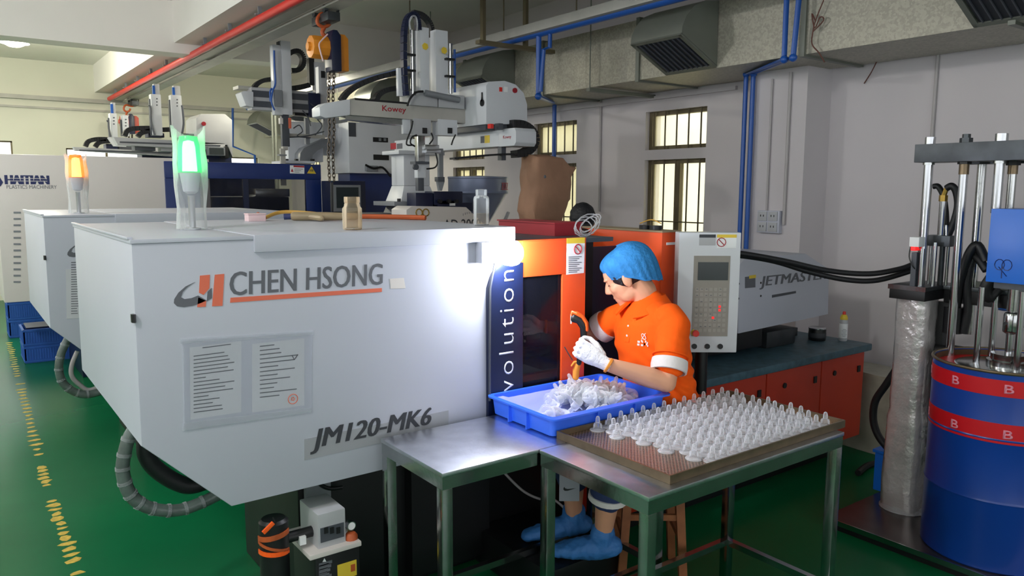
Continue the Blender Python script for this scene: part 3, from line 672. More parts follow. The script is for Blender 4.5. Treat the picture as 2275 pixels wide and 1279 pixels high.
rbox(2.02, 5.0, HY+.1, HY+1.3, .1, .76).build('base', 'navyd', m3, bevel=.01)
rbox(2.1, 4.9, HY+.2, HY+1.2, 0, .1).build('plinth', 'black', m3, smooth=False)
u = MB(); decal(u, [(644, 367), (676, 368), (676, 386), (644, 385)], HY-.02, .002); s1 = u.build('warning_label', 'paper', m3, smooth=False)
u = MB(); decal(u, [(652, 367.5), (676, 368.5), (676, 372), (652, 371)], HY-.0225, .001); u.build('label_header', 'inkr', s1, smooth=False)
u = MB(); decal(u, [(646, 381), (652, 382), (649, 374)], HY-.0225, .001); u.build('label_triangle', 'inkr', s1, smooth=False)
u = MB()
for k in range(3): decal(u, [(654, 374.5+k*3.4), (673-k*4, 375.5+k*3.4), (673-k*4, 376.4+k*3.4), (654, 375.6+k*3.4)], HY-.0225, .001)
u.build('printed_lines', 'ink', s1, smooth=False)
u = MB(); decal(u, [(682, 385), (702, 386), (692, 369)], HY-.02, .002); s2 = u.build('warning_triangle', 'yell', m3, smooth=False)
u = MB()
for x in (689, 692.3, 695): decal(u, [(x-.8, 381), (x+.8, 381), (x+.8, 376), (x-.8, 376)], HY-.0225, .001)
u.build('warning_mark', 'inkd', s2, smooth=False)
# its control console, pale carriage cover and dark cylinders
CY = 7.1
a, b = ony(738, 478, CY), ony(812, 402, CY)
cns = rbox(a.x, b.x, CY, CY+.25, a.z-.5, b.z).build('console', 'navyd', m3, bevel=.01)
a, b = ony(741, 470, CY), ony(800, 411, CY); rbox(a.x, b.x, CY-.01, CY, a.z, b.z).build('console_bezel', 'grey', cns, smooth=False)
a, b = ony(747, 462, CY), ony(795, 416, CY); rbox(a.x, b.x, CY-.014, CY-.01, a.z, b.z).build('console_screen', 'screen', cns, smooth=False)
rbox(3.1, 3.5, CY+.02, HY+.9, 0, .9).build('console_stand', 'navyd', m3, bevel=.01)
for (x, r_) in ((800, .13), (846, .20)):
    a = ony(x, 382, 7.9); MB().lathe([(r_, -1.4), (r_, -.06), (r_*.8, 0)], a, 20).build('accumulator', 'navy', m3)
# ================================================================== ROBOTS, HOISTS, THINGS ON THE MACHINES
def pxb(x0, y0, x1, y1, Y, dep, mb=None):
    """box whose front face on the plane y = Y spans two pixels"""
    a, b = ony(x0, y1, Y), ony(x1, y0, Y)
    return (mb or MB()).box(min(a.x, b.x), max(a.x, b.x), Y, Y+dep, min(a.z, b.z), max(a.z, b.z))
def pxc(x, y0, y1, Y, r, mb=None, n_=12):
    """upright cylinder on the plane y = Y between two pixel heights"""
    xm = ony(x, (y0+y1)/2, Y)
    return (mb or MB()).cyl((xm.x, Y, ony(x, y1, Y).z), (xm.x, Y, ony(x, y0, Y).z), r, n=n_)
def pxt(px, Y, r, mb=None, n_=8, k=4): return (mb or MB()).tube([ony(x, y, Y) for x, y in px], r, n_, k)
def chain_guide(px, Y, h, dep, parent, m='rubber', name='cable_chain', k=4):
    """cable chain: a flat band made of links along a path"""
    P = crom([ony(x, y, Y) for x, y in px], k); mb = MB()
    for a, b in zip(P, P[1:]):
        t = (b-a); L = t.length
        if L < 1e-4: continue
        t.normalize(); nrm = t.cross(Y_).normalized(); mb.obox((a+b)/2+Y_*dep/2, t, Y_, nrm, L*.93, dep, h)
    o = mb.build(name, m, parent, smooth=False); return o
# ---- the long-armed robot on the second machine
RX = 3.35
r1 = thing('takeout_robot', 'large white take-out robot with long grey beam lettered in red, over the second machine', 'robot', (3.2, 5.8, 1.46))
near, far_ = onx(1113, 306, RX), onx(838, 332, RX)
zb, zt = near.z-.062, near.z+.058
bm_ = rbox(RX, RX+.16, near.y, 6.35, zb, zt).build('traverse_beam', 'white2', r1, bevel=.008)
xr = ony(1166, 306, near.y).x
MB().prism([(near.y-.20, zb+.02), (near.y-.18, zb-.004), (near.y+.01, zb-.004), (near.y+.01, zt+.004), (near.y-.18, zt+.004), (near.y-.20, zt-.02)], 'x', RX-.012, RX+.175).build('beam_end_cap', 'white2', r1, bevel=.006)
c = onx(1124, 310, RX-.012)
text('Kowey', V((RX-.0125, near.y-.045, c.z)), -Y_, Z_, .03, 'inkr', r1, width=.10)
for (x0, x1, y0, y1, m_) in ((868, 880, 317, 332, 'inkr'), (882, 894, 318, 331, 'ink'), (1068, 1076, 302, 318, 'ink'), (1077, 1088, 300, 318, 'yell')):
    a, b = onx(x0, y1, RX), onx(x1, y0, RX); rbox(RX-.002, RX, min(a.y, b.y), max(a.y, b.y), a.z, b.z).build('beam_label', m_, r1, smooth=False)
P = [(1142, 274), (1165, 276), (1184, 288), (1193, 306), (1188, 326), (1172, 338), (1150, 342)]
chain_guide(P, near.y-.02, .055, .09, r1, k=3)
chain_guide([(1150, 342), (1110, 343), (1060, 347), (1010, 352)], near.y-.02, .014, .07, r1, name='chain_tray')
MB().box(RX+.02, RX+.06, near.y+.02, near.y+.07, zb-.10, zb).build('chain_bracket', 'dgrey', r1, smooth=False)
# column and foot
cx_ = 3.22; cy_ = 5.82
f1 = ony(890, 447, cy_).z
MB().hull([V((cx_+sx*w, cy_+sy*d, z)) for sx, sy, w, d, z in ((-1, -1, .17, .14, f1), (1, -1, .17, .14, f1), (1, 1, .17, .14, f1), (-1, 1, .17, .14, f1))],
          [V((cx_+sx*w, cy_+sy*d, z)) for sx, sy, w, d, z in ((-1, -1, .125, .11, f1+.13), (1, -1, .125, .11, f1+.13), (1, 1, .125, .11, f1+.13), (-1, 1, .125, .11, f1+.13))]).build('column_flare', 'white2', r1, bevel=.006)
rbox(cx_-.125, cx_+.125, cy_-.11, cy_+.11, f1+.13, zb-.03).build('column', 'white2', r1, bevel=.01)
rbox(cx_-.19, cx_+.25, cy_-.15, cy_+.15, zb-.03, zb).build('column_cap', 'white2', r1, bevel=.004)
rbox(cx_-.26, cx_+.22, cy_-.19, cy_+.19, f1-.035, f1).build('foot_plate', 'grey', r1, bevel=.004)
MB().hull([V((cx_+sx*.2, cy_+sy*.16, 1.462)) for sx, sy in ((-1, -1), (1, -1), (1, 1), (-1, 1))], [V((cx_+sx*.16, cy_+sy*.14, f1-.035)) for sx, sy in ((-1, -1), (1, -1), (1, 1), (-1, 1))]).build('riser', 'dgrey', r1)
for sx in (-.2, .16): MB().cyl((cx_+sx, cy_-.16, f1), (cx_+sx, cy_-.16, f1+.025), .016, n=6).build('foot_bolt', 'black', r1)
# cross arm with the red name
AY = 5.0
q = [ony(x, y, AY) for x, y in ((776, 221), (1078, 245), (1078, 277), (776, 255))]
MB().prism([(p.x, p.z) for p in q], 'y', AY, AY+.11).build('cross_arm', 'beamp', r1, bevel=.004)
q = [ony(x, y, AY) for x, y in ((708, 238), (722, 229), (777, 220), (777, 256), (722, 263), (709, 258))]
MB().prism([(p.x, p.z) for p in q], 'y', AY-.012, AY+.13).build('arm_end_cap', 'white2', r1, bevel=.014)
q = [ony(x, y, AY+.05) for x, y in ((765, 256), (896, 266), (896, 278), (765, 265))]
MB().prism([(p.x, p.z) for p in q], 'y', AY+.03, AY+.14).build('arm_rail', 'steel', r1, smooth=False)
q = [ony(x, y, AY) for x, y in ((790, 217), (1050, 239), (1050, 243), (790, 222))]
MB().prism([(p.x, p.z) for p in q], 'y', AY+.01, AY+.10).build('slide_rail', 'black', r1, smooth=False)
c = ony(849, 249, AY); d = ony(902, 250, AY); dr = (ony(1076, 260, AY)-ony(776, 238, AY)).normalized()
text('Kowey', V((c.x, AY-.0005, c.z-.004)), V((dr.x, 0, dr.z)), V((-dr.z, 0, dr.x)), .052, 'inkr', r1, width=d.x-c.x, bold=.012)
u = MB(); decal(u, [(1040, 254), (1051, 255), (1051, 265), (1040, 264)], AY, .0015); u.build('arm_label', 'yell', r1, smooth=False)
# upright arms
pxc(917, 68, 212, AY-.02, .021).build('air_cylinder', 'chrome', r1)
pxb(935, 62, 953, 205, AY-.05, .07).build('upright_arm', 'white2', r1, bevel=.004)
pxb(957, 85, 970, 207, AY+.06, .05).build('upright_arm', 'lgrey', r1, bevel=.004)
pxb(969, 69, 995, 208, AY-.02, .08).build('upright_arm', 'white2', r1, bevel=.004)
pxc(1001, 97, 208, AY-.02, .015).build('air_cylinder', 'chrome', r1)
pxc(1010, 110, 205, AY, .010).build('air_hose', 'bluep', r1)
for (x, y) in ((945, 103), (987, 112)):
    cc = ony(x, y, AY-.055); MB().cyl(cc, cc+Y_*.003, .026, n=6).build('hexagon_label', 'yell', r1)
chain_guide([(905, 212), (901, 150), (901, 80), (906, 45), (917, 30), (928, 34), (932, 52), (933, 66)], AY-.06, .03, .05, r1, 'navyd')
chain_guide([(920, 26), (940, 32), (955, 46), (962, 64), (963, 86)], AY+.05, .03, .05, r1, 'rubber')
mb = pxt([(912, 66), (910, 48), (916, 36), (924, 38), (927, 55), (926, 68)], AY-.075, .006); mb.build('clear_tube', 'clear', r1)
for x, y in ((915, 120), (915, 155), (1002, 130), (1002, 168)): pxb(x-10, y, x+9, y+2.5, AY-.05, .03).build('cable_tie', 'black', r1, smooth=False)
pxb(911, 206, 972, 233, AY-.03, .16).build('carriage', 'lgrey', r1, bevel=.006)
pxb(975, 212, 1032, 238, AY-.03, .16).build('carriage', 'lgrey', r1, bevel=.006)
pxb(885, 152, 899, 213, AY-.02, .03).build('side_bracket', 'white2', r1, bevel=.003)
a = ony(945, 206, AY-.06); b = ony(1020, 222, AY-.06); MB().cyl(a, b, .022, n=12).build('cross_cylinder', 'grey', r1)
pxt([(905, 235), (912, 218), (925, 205), (940, 203)], AY-.07, .008).build('air_hose', 'black', r1)
chain_guide([(762, 222), (775, 205), (800, 188), (840, 172), (888, 160)], AY+.06, .035, .06, r1)
chain_guide([(838, 222), (844, 210), (860, 200), (890, 195), (905, 196)], AY+.10, .035, .06, r1)
# lower grippers
pxb(896, 264, 912, 297, AY+.02, .03).build('side_plate', 'white2', r1, bevel=.003)
pxb(920, 265, 958, 300, AY-.01, .09).build('lower_block', 'lgrey', r1, bevel=.004)
pxb(974, 267, 1016, 300, AY-.01, .09).build('lower_block', 'white2', r1, bevel=.004)
for x in (944, 1000): pxb(x-4, 284, x+5, 296, AY-.02, .02).build('sensor', 'black', r1, smooth=False)
pxb(961, 268, 972, 332, AY+.04, .04).build('slide_bar', 'lgrey', r1, smooth=False)
pxb(929, 297, 944, 362, AY, .05).build('gripper_rod', 'steel', r1, bevel=.004)
pxb(923, 359, 954, 364, AY-.02, .08).build('gripper_collar', 'dgrey', r1, smooth=False)
pxb(928, 364, 946, 395, AY, .05).build('gripper_rod', 'white2', r1, bevel=.004)
pxb(929, 395, 942, 424, AY, .04).build('gripper_jaw', 'dgrey', r1, bevel=.004)
a = ony(922, 371, AY-.01); MB().cyl(a, a-Y_*.02, .022, n=12).build('gripper_wheel', 'dgrey', r1)
pxb(976, 330, 985, 395, AY+.02, .03).build('gripper_rod', 'grey', r1, bevel=.003)
pxb(973, 393, 988, 403, AY+.01, .05).build('gripper_jaw', 'dgrey', r1, bevel=.003)
q = [ony(x, y, AY+.02) for x, y in ((973, 403), (988, 403), (982, 424), (977, 424))]
MB().prism([(p.x, p.z) for p in q], 'y', AY+.02, AY+.05).build('gripper_tip', 'grey', r1)
pxb(944, 322, 976, 332, AY-.02, .06).build('cross_clamp', 'steel', r1, bevel=.004)
pxb(947, 333, 980, 340, AY-.03, .05).build('cross_clamp', 'chrome', r1, bevel=.004)
for P in ([(917, 268), (914, 285), (904, 312), (905, 322), (918, 322)], [(926, 300), (915, 305), (912, 318), (922, 325)], [(1012, 299), (1006, 312), (1003, 322)], [(968, 340), (972, 360), (966, 372), (948, 375)], [(958, 295), (962, 308), (954, 320)]):
    pxt(P, AY-.03, .006).build('air_hose', 'black', r1)
# drive housing
HX0, HX1 = ony(1079, 230, 4.72).x, ony(1173, 240, 4.72).x
q = [ony(x, y, 4.72) for x, y in ((1080, 276), (1080, 190), (1086, 181), (1122, 179), (1146, 187), (1164, 206), (1172, 232), (1172, 276))]
MB().prism([(p.x, p.z) for p in q], 'y', 4.72, 5.42).build('drive_housing', 'white2', r1, bevel=.012, ang=50)
pxb(1110, 194, 1116, 203, 4.715, .005).build('rocker_switch', 'red', r1, smooth=False)
pxb(1120, 193, 1128, 204, 4.716, .004).build('switch_blank', 'paper', r1, smooth=False)
cc = ony(1143, 201, 4.72); MB().cyl(cc, cc-Y_*.012, .019, n=14).build('stop_button', 'redd', r1)
kx = onx(1071, 222, HX0)
MB().lathe([(.001, -.002), (.026, -.002), (.026, .002), (.001, .002)], (HX0-.001, kx.y, kx.z-.02), 14, (1, 0, 0)).prism([(kx.y-.010, kx.z-.01), (kx.y+.010, kx.z-.01), (kx.y+.006, kx.z+.055), (kx.y-.006, kx.z+.055)], 'x', HX0-.003, HX0+.001).build('keyhole', 'black', r1)
pxb(1090, 275, 1097, 285, 4.6, .04).build('signal_switch', 'red', r1, bevel=.004)
pxb(1108, 274, 1118, 288, 4.6, .05).build('limit_switch', 'dgrey', r1, bevel=.004)
rbox(HX0+.02, HX1-.05, 4.75, 5.35, zt, ony(1100, 276, 4.72).z+.01).build('carriage', 'dgrey', r1, smooth=False)

# ---- robot with single upright over the navy machine
BY = 7.6
r2 = thing('takeout_robot', 'white take-out robot with single tall upright and square grey arm behind the orange hoist', 'robot', (3.7, 8.0, .76))
pxb(560, 205, 703, 243, BY, .14).build('cross_arm', 'lgrey', r2, bevel=.004)
pxb(561, 211, 702, 214, BY-.012, .012).build('arm_groove', 'dgrey', r2, smooth=False)
pxb(561, 233, 702, 236, BY-.012, .012).build('arm_groove', 'dgrey', r2, smooth=False)
q = [ony(x, y, BY) for x, y in ((534, 206), (540, 202), (562, 204), (562, 239), (545, 235))]
MB().prism([(p.x, p.z) for p in q], 'y', BY-.02, BY+.17).build('arm_end_cap', 'white2', r2, bevel=.012)
q = [ony(x, y, BY+.1) for x, y in ((528, 190), (600, 196), (600, 203), (528, 197))]
MB().prism([(p.x, p.z) for p in q], 'y', BY+.08, BY+.25).build('slide_rail', 'beamp', r2, smooth=False)
pxb(610, 100, 624, 255, BY-.10, .08).build('upright_arm', 'white2', r2, bevel=.015)
pxb(624, 93, 630, 250, BY-.07, .06).build('upright_groove', 'dgrey', r2, smooth=False)
pxb(629, 92, 645, 254, BY-.10, .10).build('upright_arm', 'white2', r2, bevel=.004)
pxb(612, 200, 627, 236, BY-.13, .05).build('carriage_plate', 'grey', r2, bevel=.004)
pxt([(609, 112), (610, 150), (612, 185), (606, 202), (603, 225), (610, 245)], BY-.13, .009).build('air_hose', 'bluep', r2)
pxt([(604, 196), (600, 205), (601, 225)], BY-.10, .009).build('air_hose', 'bluep', r2)
chain_guide([(642, 120), (655, 113), (668, 115), (676, 128), (674, 145), (664, 155), (648, 156)], BY-.02, .045, .08, r2)
chain_guide([(564, 200), (572, 187), (588, 178), (611, 175)], BY+.05, .04, .08, r2)
chain_guide([(645, 197), (670, 193), (690, 188)], BY+.05, .05, .08, r2)
pxb(628, 255, 642, 325, BY-.08, .05).build('gripper_arm', 'dgrey', r2, bevel=.004)
pxb(622, 262, 629, 275, BY-.09, .04).build('air_valve', 'cream', r2, bevel=.004)
pxb(642, 262, 647, 285, BY-.09, .04).build('air_valve', 'inko', r2, bevel=.004)
pxb(629, 325, 640, 333, BY-.08, .06).build('gripper_clamp', 'beamp', r2, bevel=.003)
pxb(626, 330, 634, 412, BY-.10, .03).build('gripper_rod', 'beamp', r2, bevel=.003)
for y in (343, 383): pxb(621, y, 637, y+2.5, BY-.11, .06).build('rod_collar', 'grey', r2, smooth=False)
for P in ([(652, 285), (665, 278), (672, 292), (660, 302), (690, 306)], [(640, 305), (680, 302), (720, 292)], [(672, 245), (685, 262), (690, 280)], [(705, 265), (715, 280), (700, 300)], [(690, 230), (712, 250), (720, 268)]):
    pxt(P, BY-.06, .006).build('loose_cable', 'dgrey', r2)
pxb(640, 300, 722, 304, BY-.03, .03).build('gripper_rail', 'beamp', r2, smooth=False)
pxb(680, 262, 687, 320, BY, .04).build('hanging_rod', 'grey', r2, smooth=False)
pxb(688, 130, 698, 188, BY+.02, .06).build('second_upright', 'rubber', r2, smooth=False)
pxb(702, 140, 726, 244, BY, .08).build('second_upright', 'lgrey', r2, bevel=.006)
pxb(710, 158, 722, 172, BY-.01, .02).build('arm_window', 'black', r2, smooth=False)
pxb(688, 208, 712, 260, BY-.03, .06).build('carriage', 'navyd', r2, bevel=.006)
pxb(655, 244, 705, 256, BY+.02, .1).build('slide_rail', 'black', r2, smooth=False)
pxb(641, 272, 716, 358, BY+.25, .10).build('side_cover', 'white2', r2, bevel=.01)
q = [ony(x, y, BY+.1) for x, y in ((666, 358), (667, 340), (676, 328), (730, 305), (730, 322), (706, 334), (695, 345), (694, 358))]
MB().prism([(p.x, p.z) for p in q], 'y', BY+.1, BY+.4).build('support_arch', 'grey', r2, bevel=.006)
pxb(634, 358, 700, 362, BY+.02, .4).build('support_plate', 'white2', r2, smooth=False)
for x in (638, 660, 696): pxb(x-3, 353, x+3, 358, BY+.03, .04).build('plate_bolt', 'black', r2, smooth=False)
pxb(720, 262, 772, 345, BY+.28, .06).build('motor_plate', 'lgrey', r2, bevel=.004)
for (x, y, rr) in ((757, 317, .042), (757, 290, .034), (745, 300, .022)):
    a = ony(x, y, BY+.28); MB().cyl(a, a-Y_*.02, rr, n=16).build('motor_face', 'navyd', r2)
PY = 7.5
a, b = ony(776, 380, PY), ony(801, 272, PY)
pb = MB().box(a.x, b.x+.62, PY, PY+.5, a.z-.02, b.z).build('carriage_box', 'white2', r2, bevel=.012)
c, d = ony(773, 303, PY), ony(790, 273, PY); rbox(c.x+.01, d.x, PY-.004, PY, c.z, d.z).build('cooling_vent', 'dgrey', r2, smooth=False)
pxb(829, 306, 862, 315, PY-.004, .004).build('cable_slot', 'black', r2, smooth=False)
pxb(830, 344, 864, 355, PY-.004, .004).build('cable_slot', 'black', r2, smooth=False)
for x in (842, 853): pxb(x, 307, x+5, 313, PY-.01, .008).build('connector', 'grey', r2, smooth=False)
rbox(a.x+.05, b.x+.55, PY+.1, PY+.4, .9, a.z-.02).build('pedestal', 'navy', r2, smooth=False)
pxb(815, 368, 840, 380, PY-.05, .05).build('air_unit', 'grey', r2, bevel=.004)
pxt([(812, 366), (830, 374), (850, 372), (868, 392)], PY-.06, .012).build('air_hose', 'black', r2)
rbox(b.x, b.x+.5, PY+.05, PY+.45, .74, .9).build('pedestal_foot', 'navyd', r2, smooth=False)

# ---- the two far robots
def far_robot(label, BY, beam, ups, chains, box=None, low=None, base_x=None):
    r = thing('takeout_robot', label, 'robot', (base_x, BY+.5, 0))
    q = [ony(x, y, BY) for x, y in beam]
    MB().prism([(p.x, p.z) for p in q], 'y', BY, BY+.14).build('cross_arm', 'lgrey', r, bevel=.004)
    q2 = [(p.x+.05, p.z*1) for p in q]
    zc = sum(p.z for p in q)/4; MB().box(min(p.x for p in q)+.06, max(p.x for p in q)-.06, BY-.012, BY, zc-.008, zc+.008).build('arm_groove', 'dgrey', r, smooth=False)
    for (x0, y0, x1, y1, tall) in ups:
        pxb(x0, y0, x1, y1, BY-.12, .11).build('upright_arm', 'white2', r, bevel=.005)
        pxb(x0-4, y0+10, x0, y1, BY-.08, .06).build('upright_groove', 'dgrey', r, smooth=False)
        if tall: pxb(x0+2, tall, x1-3, y0+2, BY-.09, .06).build('inner_arm', 'lgrey', r, bevel=.004); pxb(x0, tall+3, x0+4, y0, BY-.10, .03).build('air_hose', 'bluep', r, smooth=False)
        for k in range(3): pxb((x0+x1)/2-1, y0+8+k*7, (x0+x1)/2+1.5, y0+10.5+k*7, BY-.124, .004).build('arm_mark', 'dgrey', r, smooth=False)
    for P in chains: chain_guide(P, BY+.02, .05, .09, r)
    if low:
        for (x0, y0, x1, y1, m_) in low: pxb(x0, y0, x1, y1, BY+.1, .2).build('drive_unit', m_, r, bevel=.006)
    if box:
        q = [ony(x, y, BY) for x, y in box]
        MB().prism([(p.x, p.z) for p in q], 'y', BY, BY+.5).build('drive_housing', 'lgrey', r, bevel=.012, ang=50)
    return r
r3 = far_robot('far light grey robot with big square housing above the cream guard', 9.7,
    [(252, 304), (500, 318), (500, 334), (262, 322)], [(340, 210, 357, 300, 187), (384, 212, 403, 304, 191)],
    [[(278, 302), (284, 290), (300, 285), (340, 284)], [(308, 303), (314, 296), (330, 291), (345, 290)], [(358, 288), (384, 287)]],
    [(436, 310), (436, 262), (446, 253), (500, 253), (516, 266), (517, 350), (505, 322), (440, 322)],
    [(330, 296, 365, 304, 'navyd'), (392, 298, 450, 316, 'rubber'), (300, 318, 345, 334, 'dgrey'), (358, 318, 390, 336, 'lgrey')], 2.9)
pxb(464, 327, 500, 345, 9.6, .12).build('screen_box', 'grey', r3, bevel=.006)
pxb(466, 329, 497, 343, 9.59, .01).build('screen', 'screen', r3, smooth=False)
pxb(500, 325, 508, 352, 9.65, .2).build('cable_bundle', 'black', r3, bevel=.02)
c = ony(452, 275, 9.7); MB().cyl(c, c-Y_*.02, .025, n=10).build('knob', 'redd', r3)
pxt([(344, 300), (336, 270), (335, 240), (331, 233)], 9.55, .012).build('air_hose', 'dgrey', r3)
pxt([(404, 300), (408, 275), (406, 245), (404, 234)], 9.55, .012).build('air_hose', 'dgrey', r3)
a = ony(470, 322, 9.9); rbox(a.x-.3, a.x+.25, 9.95, 10.3, 0, a.z).build('pedestal', 'navyd', r3, smooth=False)
r4 = far_robot('farthest robot with two uprights and low arm near the end wall', 10.6,
    [(163, 326), (390, 338), (390, 348), (168, 334)], [(247, 252, 259, 304, 228), (274, 256, 285, 302, None)],
    [[(191, 325), (197, 314), (215, 309), (240, 309)], [(213, 326), (219, 318), (232, 314), (246, 313)]], None,
    [(236, 320, 262, 330, 'navyd'), (265, 325, 330, 333, 'dgrey'), (335, 328, 360, 342, 'lgrey')], 2.3)
pxt([(246, 304), (242, 285), (241, 270), (237, 269)], 10.45, .012).build('air_hose', 'dgrey', r4)
q = [ony(x, y, 10.5) for x, y in ((238, 306), (244, 304), (256, 318), (280, 320), (280, 326), (252, 325))]
MB().prism([(p.x, p.z) for p in q], 'y', 10.48, 10.52).build('arm_bracket', 'white2', r4)
a = ony(375, 343, 10.7); rbox(a.x-.3, a.x+.15, 10.8, 11.1, 0, a.z).build('pedestal', 'navyd', r4, smooth=False)

# ---- chain hoists
def hoist(label, Y, sx, sy, s, body, chain):
    """body outline is read round pixel (sx, sy); s scales it"""
    L = thing('chain_hoist', label, 'hoist', ony(sx, sy, Y))
    g = lambda x, y, y_=0: ony(sx+(x-725)*s, sy+(y-100)*s, Y+y_)
    rw = 2.49; zr = 3.06
    MB().box(rw-.05, rw+.05, Y-.16, Y+.16, zr-.09, zr-.025).build('trolley_plate', 'iron', L, bevel=.006)
    for a_ in (-.1, .1):
        for b_ in (-.045, .045): MB().cyl((rw+b_-.012*(1 if b_ < 0 else -1), Y+a_, zr-.0), (rw+b_+.014, Y+a_, zr-.0), .0001 if False else .03, n=12).build('trolley_wheel', 'iron', L)
    top = V((rw, Y, zr-.09)); hk = g(722, 47)
    MB().tube([top, (top+hk)/2+V((.0, 0, .02)), g(716, 30), g(706, 40), g(706, 52), g(718, 60), g(731, 55), g(733, 46)], .014, 8, 4).build('hook', 'hook', L)
    MB().tube([g(720, 62), g(716, 72), g(722, 80), g(730, 78)], .016, 8, 4).build('lower_hook', 'hook', L)
    a_, b_ = g(688, 105), g(732, 105); r_ = (g(700, 78).z-g(700, 131).z)/2
    zc = (g(700, 78).z+g(700, 131).z)/2
    MB().lathe([(r_*.35, -.02), (r_*.4, 0), (r_*.94, .004), (r_, .02), (r_, (b_.x-a_.x))], (a_.x, Y, zc), 10, (1, 0, 0)).build('motor_drum', body, L, ang=25)
    c_, d_ = g(744, 158), g(768, 80); MB().prism([(c_.x, c_.z), (d_.x, c_.z), (d_.x, d_.z-.03), (d_.x-.03, d_.z), (c_.x, d_.z)], 'y', Y-.05, Y+.10).build('gear_case', body, L, bevel=.01)
    c_, d_ = g(726, 160), g(746, 72); MB().prism([(c_.x, c_.z), (d_.x, c_.z), (d_.x, d_.z-.04), (d_.x-.03, d_.z), (c_.x+.02, d_.z), (c_.x, d_.z-.05)], 'y', Y-.10, Y+.04).build('chain_bag', 'navyd', L, bevel=.012)
    MB().tube([g(728, 76, -.12), g(716, 88, -.12), g(709, 98, -.12), g(712, 115, -.12), g(718, 136, -.12)], .006, 6, 4).build('cord', 'pink', L)
    pxt_ = MB()
    for x in chain[0]:
        y = 160; k = 0
        while y < chain[1]:
            p = g(x+1.2*math.sin(y*.05), y); yaw = k % 2
            u_ = V((.62, -.78, 0)) if yaw else V((.78, .62, 0)); R_ = []
            for j in range(8):
                an = 2*math.pi*j/8; R_.append(p+u_*(.012*math.cos(an))+Z_*(.021*math.sin(an)))
            pxt_.tube(R_, .0042, 5, closed=True); y += 8.5*s; k += 1
    tag(pxt_.build('load_chain', 'chainm', L), kind='stuff')
    return L, g
h1, g1 = hoist('orange chain hoist with black chain bag and two hanging chains', onx(725, 100, 2.49).y, 725, 100, 1.0, 'hoist', ((731, 741), 405))
MB().box(wl(h1).x-.05, wl(h1).x-.03, wl(h1).y+.05, wl(h1).y+.11, 2.45, 2.65).build('side_strap', 'lgrey', h1, smooth=False)
MB().tube([g1(737, 405), g1(738, 470)], .012, 6).build('chain_end', 'black', h1)
h2, g2 = hoist('small distant red chain hoist below the end of the rail', min(13.3, onx(285, 268, 2.49).y), 285, 268, .50, 'hoistr', ((727, 741), 190))

# ---- hopper, sack, red box, wire coil
HYP = 5.45
hp = thing('material_hopper', 'grey-blue conical material hopper with red emblem beside the brown sack', 'hopper', ony(1100, 500, HYP))
c = ony(1100, 392, HYP); R_ = (ony(1165, 392, HYP).x-ony(1035, 392, HYP).x)/2*.86; z1 = c.z; z0 = ony(1100, 430, HYP).z; z2 = ony(1100, 500, HYP).z
MB().lathe([(R_*.34, z2-.25), (R_*.36, z2), (R_*.98, z0), (R_, z0+.015), (R_, z1-.02), (R_*1.015, z1-.015), (R_*1.015, z1), (.001, z1+.012)], (c.x, HYP+R_, 0), 32).build('bin', 'hopper', hp)
MB().lathe([(R_*1.012, z0-.004), (R_*1.03, z0+.006), (R_*1.012, z0+.018)], (c.x, HYP+R_, 0), 32).build('seam_ring', 'hopper', hp)
az = math.radians(-62)
e0 = V((c.x+R_*math.cos(az)*1.003, HYP+R_+R_*math.sin(az)*1.003, (z0+z1)/2-.01)); tx = V((-math.sin(az), math.cos(az), 0))
u = MB()
u.obox(e0+Z_*.028, tx, V((math.cos(az), math.sin(az), 0)), Z_, .12, .003, .006).obox(e0-Z_*.028, tx, V((math.cos(az), math.sin(az), 0)), Z_, .12, .003, .006)
for k in (-.045, -.015, .015, .045): u.obox(e0+tx*k, tx, V((math.cos(az), math.sin(az), 0)), (Z_+tx*.2).normalized(), .008, .003, .045)
u.build('emblem', 'inkr', hp, smooth=False)
rbox(c.x-.12, c.x+.12, HYP+R_-.12, HYP+R_+.12, .74, z2-.2).build('hopper_neck', 'iron', hp, smooth=False)
q = [ony(x, y, HYP) for x, y in ((1120, 498), (1132, 470), (1136, 472), (1126, 498))]
MB().prism([(p.x, p.z) for p in q], 'y', HYP+.02, HYP+.04).build('sight_glass', 'lgrey', hp, smooth=False)
SKY = 4.55
px = [(1188, 498), (1180, 470), (1186, 420), (1190, 380), (1193, 342), (1215, 343), (1262, 352), (1276, 366), (1291, 370), (1284, 398), (1276, 440), (1262, 470), (1252, 498)]
q = [ony(x, y, SKY) for x, y in px]; cz = sum((p for p in q), V())/len(q)
sk = MB(); R_ = []
for d_, k_ in ((-.10, .5), (-.085, .82), (-.03, 1.0), (.06, 1.0), (.12, .84), (.14, .5)):
    R_.append([V((cz.x+(p.x-cz.x)*k_+.012*math.sin(i*2.1+d_*30), SKY+d_+.10, max(1.30, cz.z+(p.z-cz.z)*(.7+.3*k_)+.01*math.sin(i*1.7+d_*20)))) for i, p in enumerate(q)])
sk.rings(R_); bmesh.ops.subdivide_edges(sk.bm, edges=sk.bm.edges[:], cuts=2, use_grid_fill=True, smooth=.3)
for v in sk.bm.verts: v.co += V((noise.noise(v.co*9), noise.noise(v.co*9+V((7, 0, 0))), noise.noise(v.co*9+V((0, 9, 0)))))*.014
so = tag(sk.build('paper_sack', 'kraft', origin=(cz.x, SKY+.1, 1.31), ang=60), 'crumpled brown paper sack standing beside the grey hopper', 'sack')
px_c = (1212, 393); a = ony(1212, 393, SKY)
MB().ball((a.x, SKY+.01, a.z), .014, .01, .016).build('printed_spot', 'ink', so)
st = thing('sack_stand', 'dark stand under the brown paper sack', 'stand', (cz.x, SKY+.1, 0))
rbox(cz.x-.22, cz.x+.22, SKY-.05, SKY+.25, 1.27, 1.30).build('shelf', 'iron', st, smooth=False)
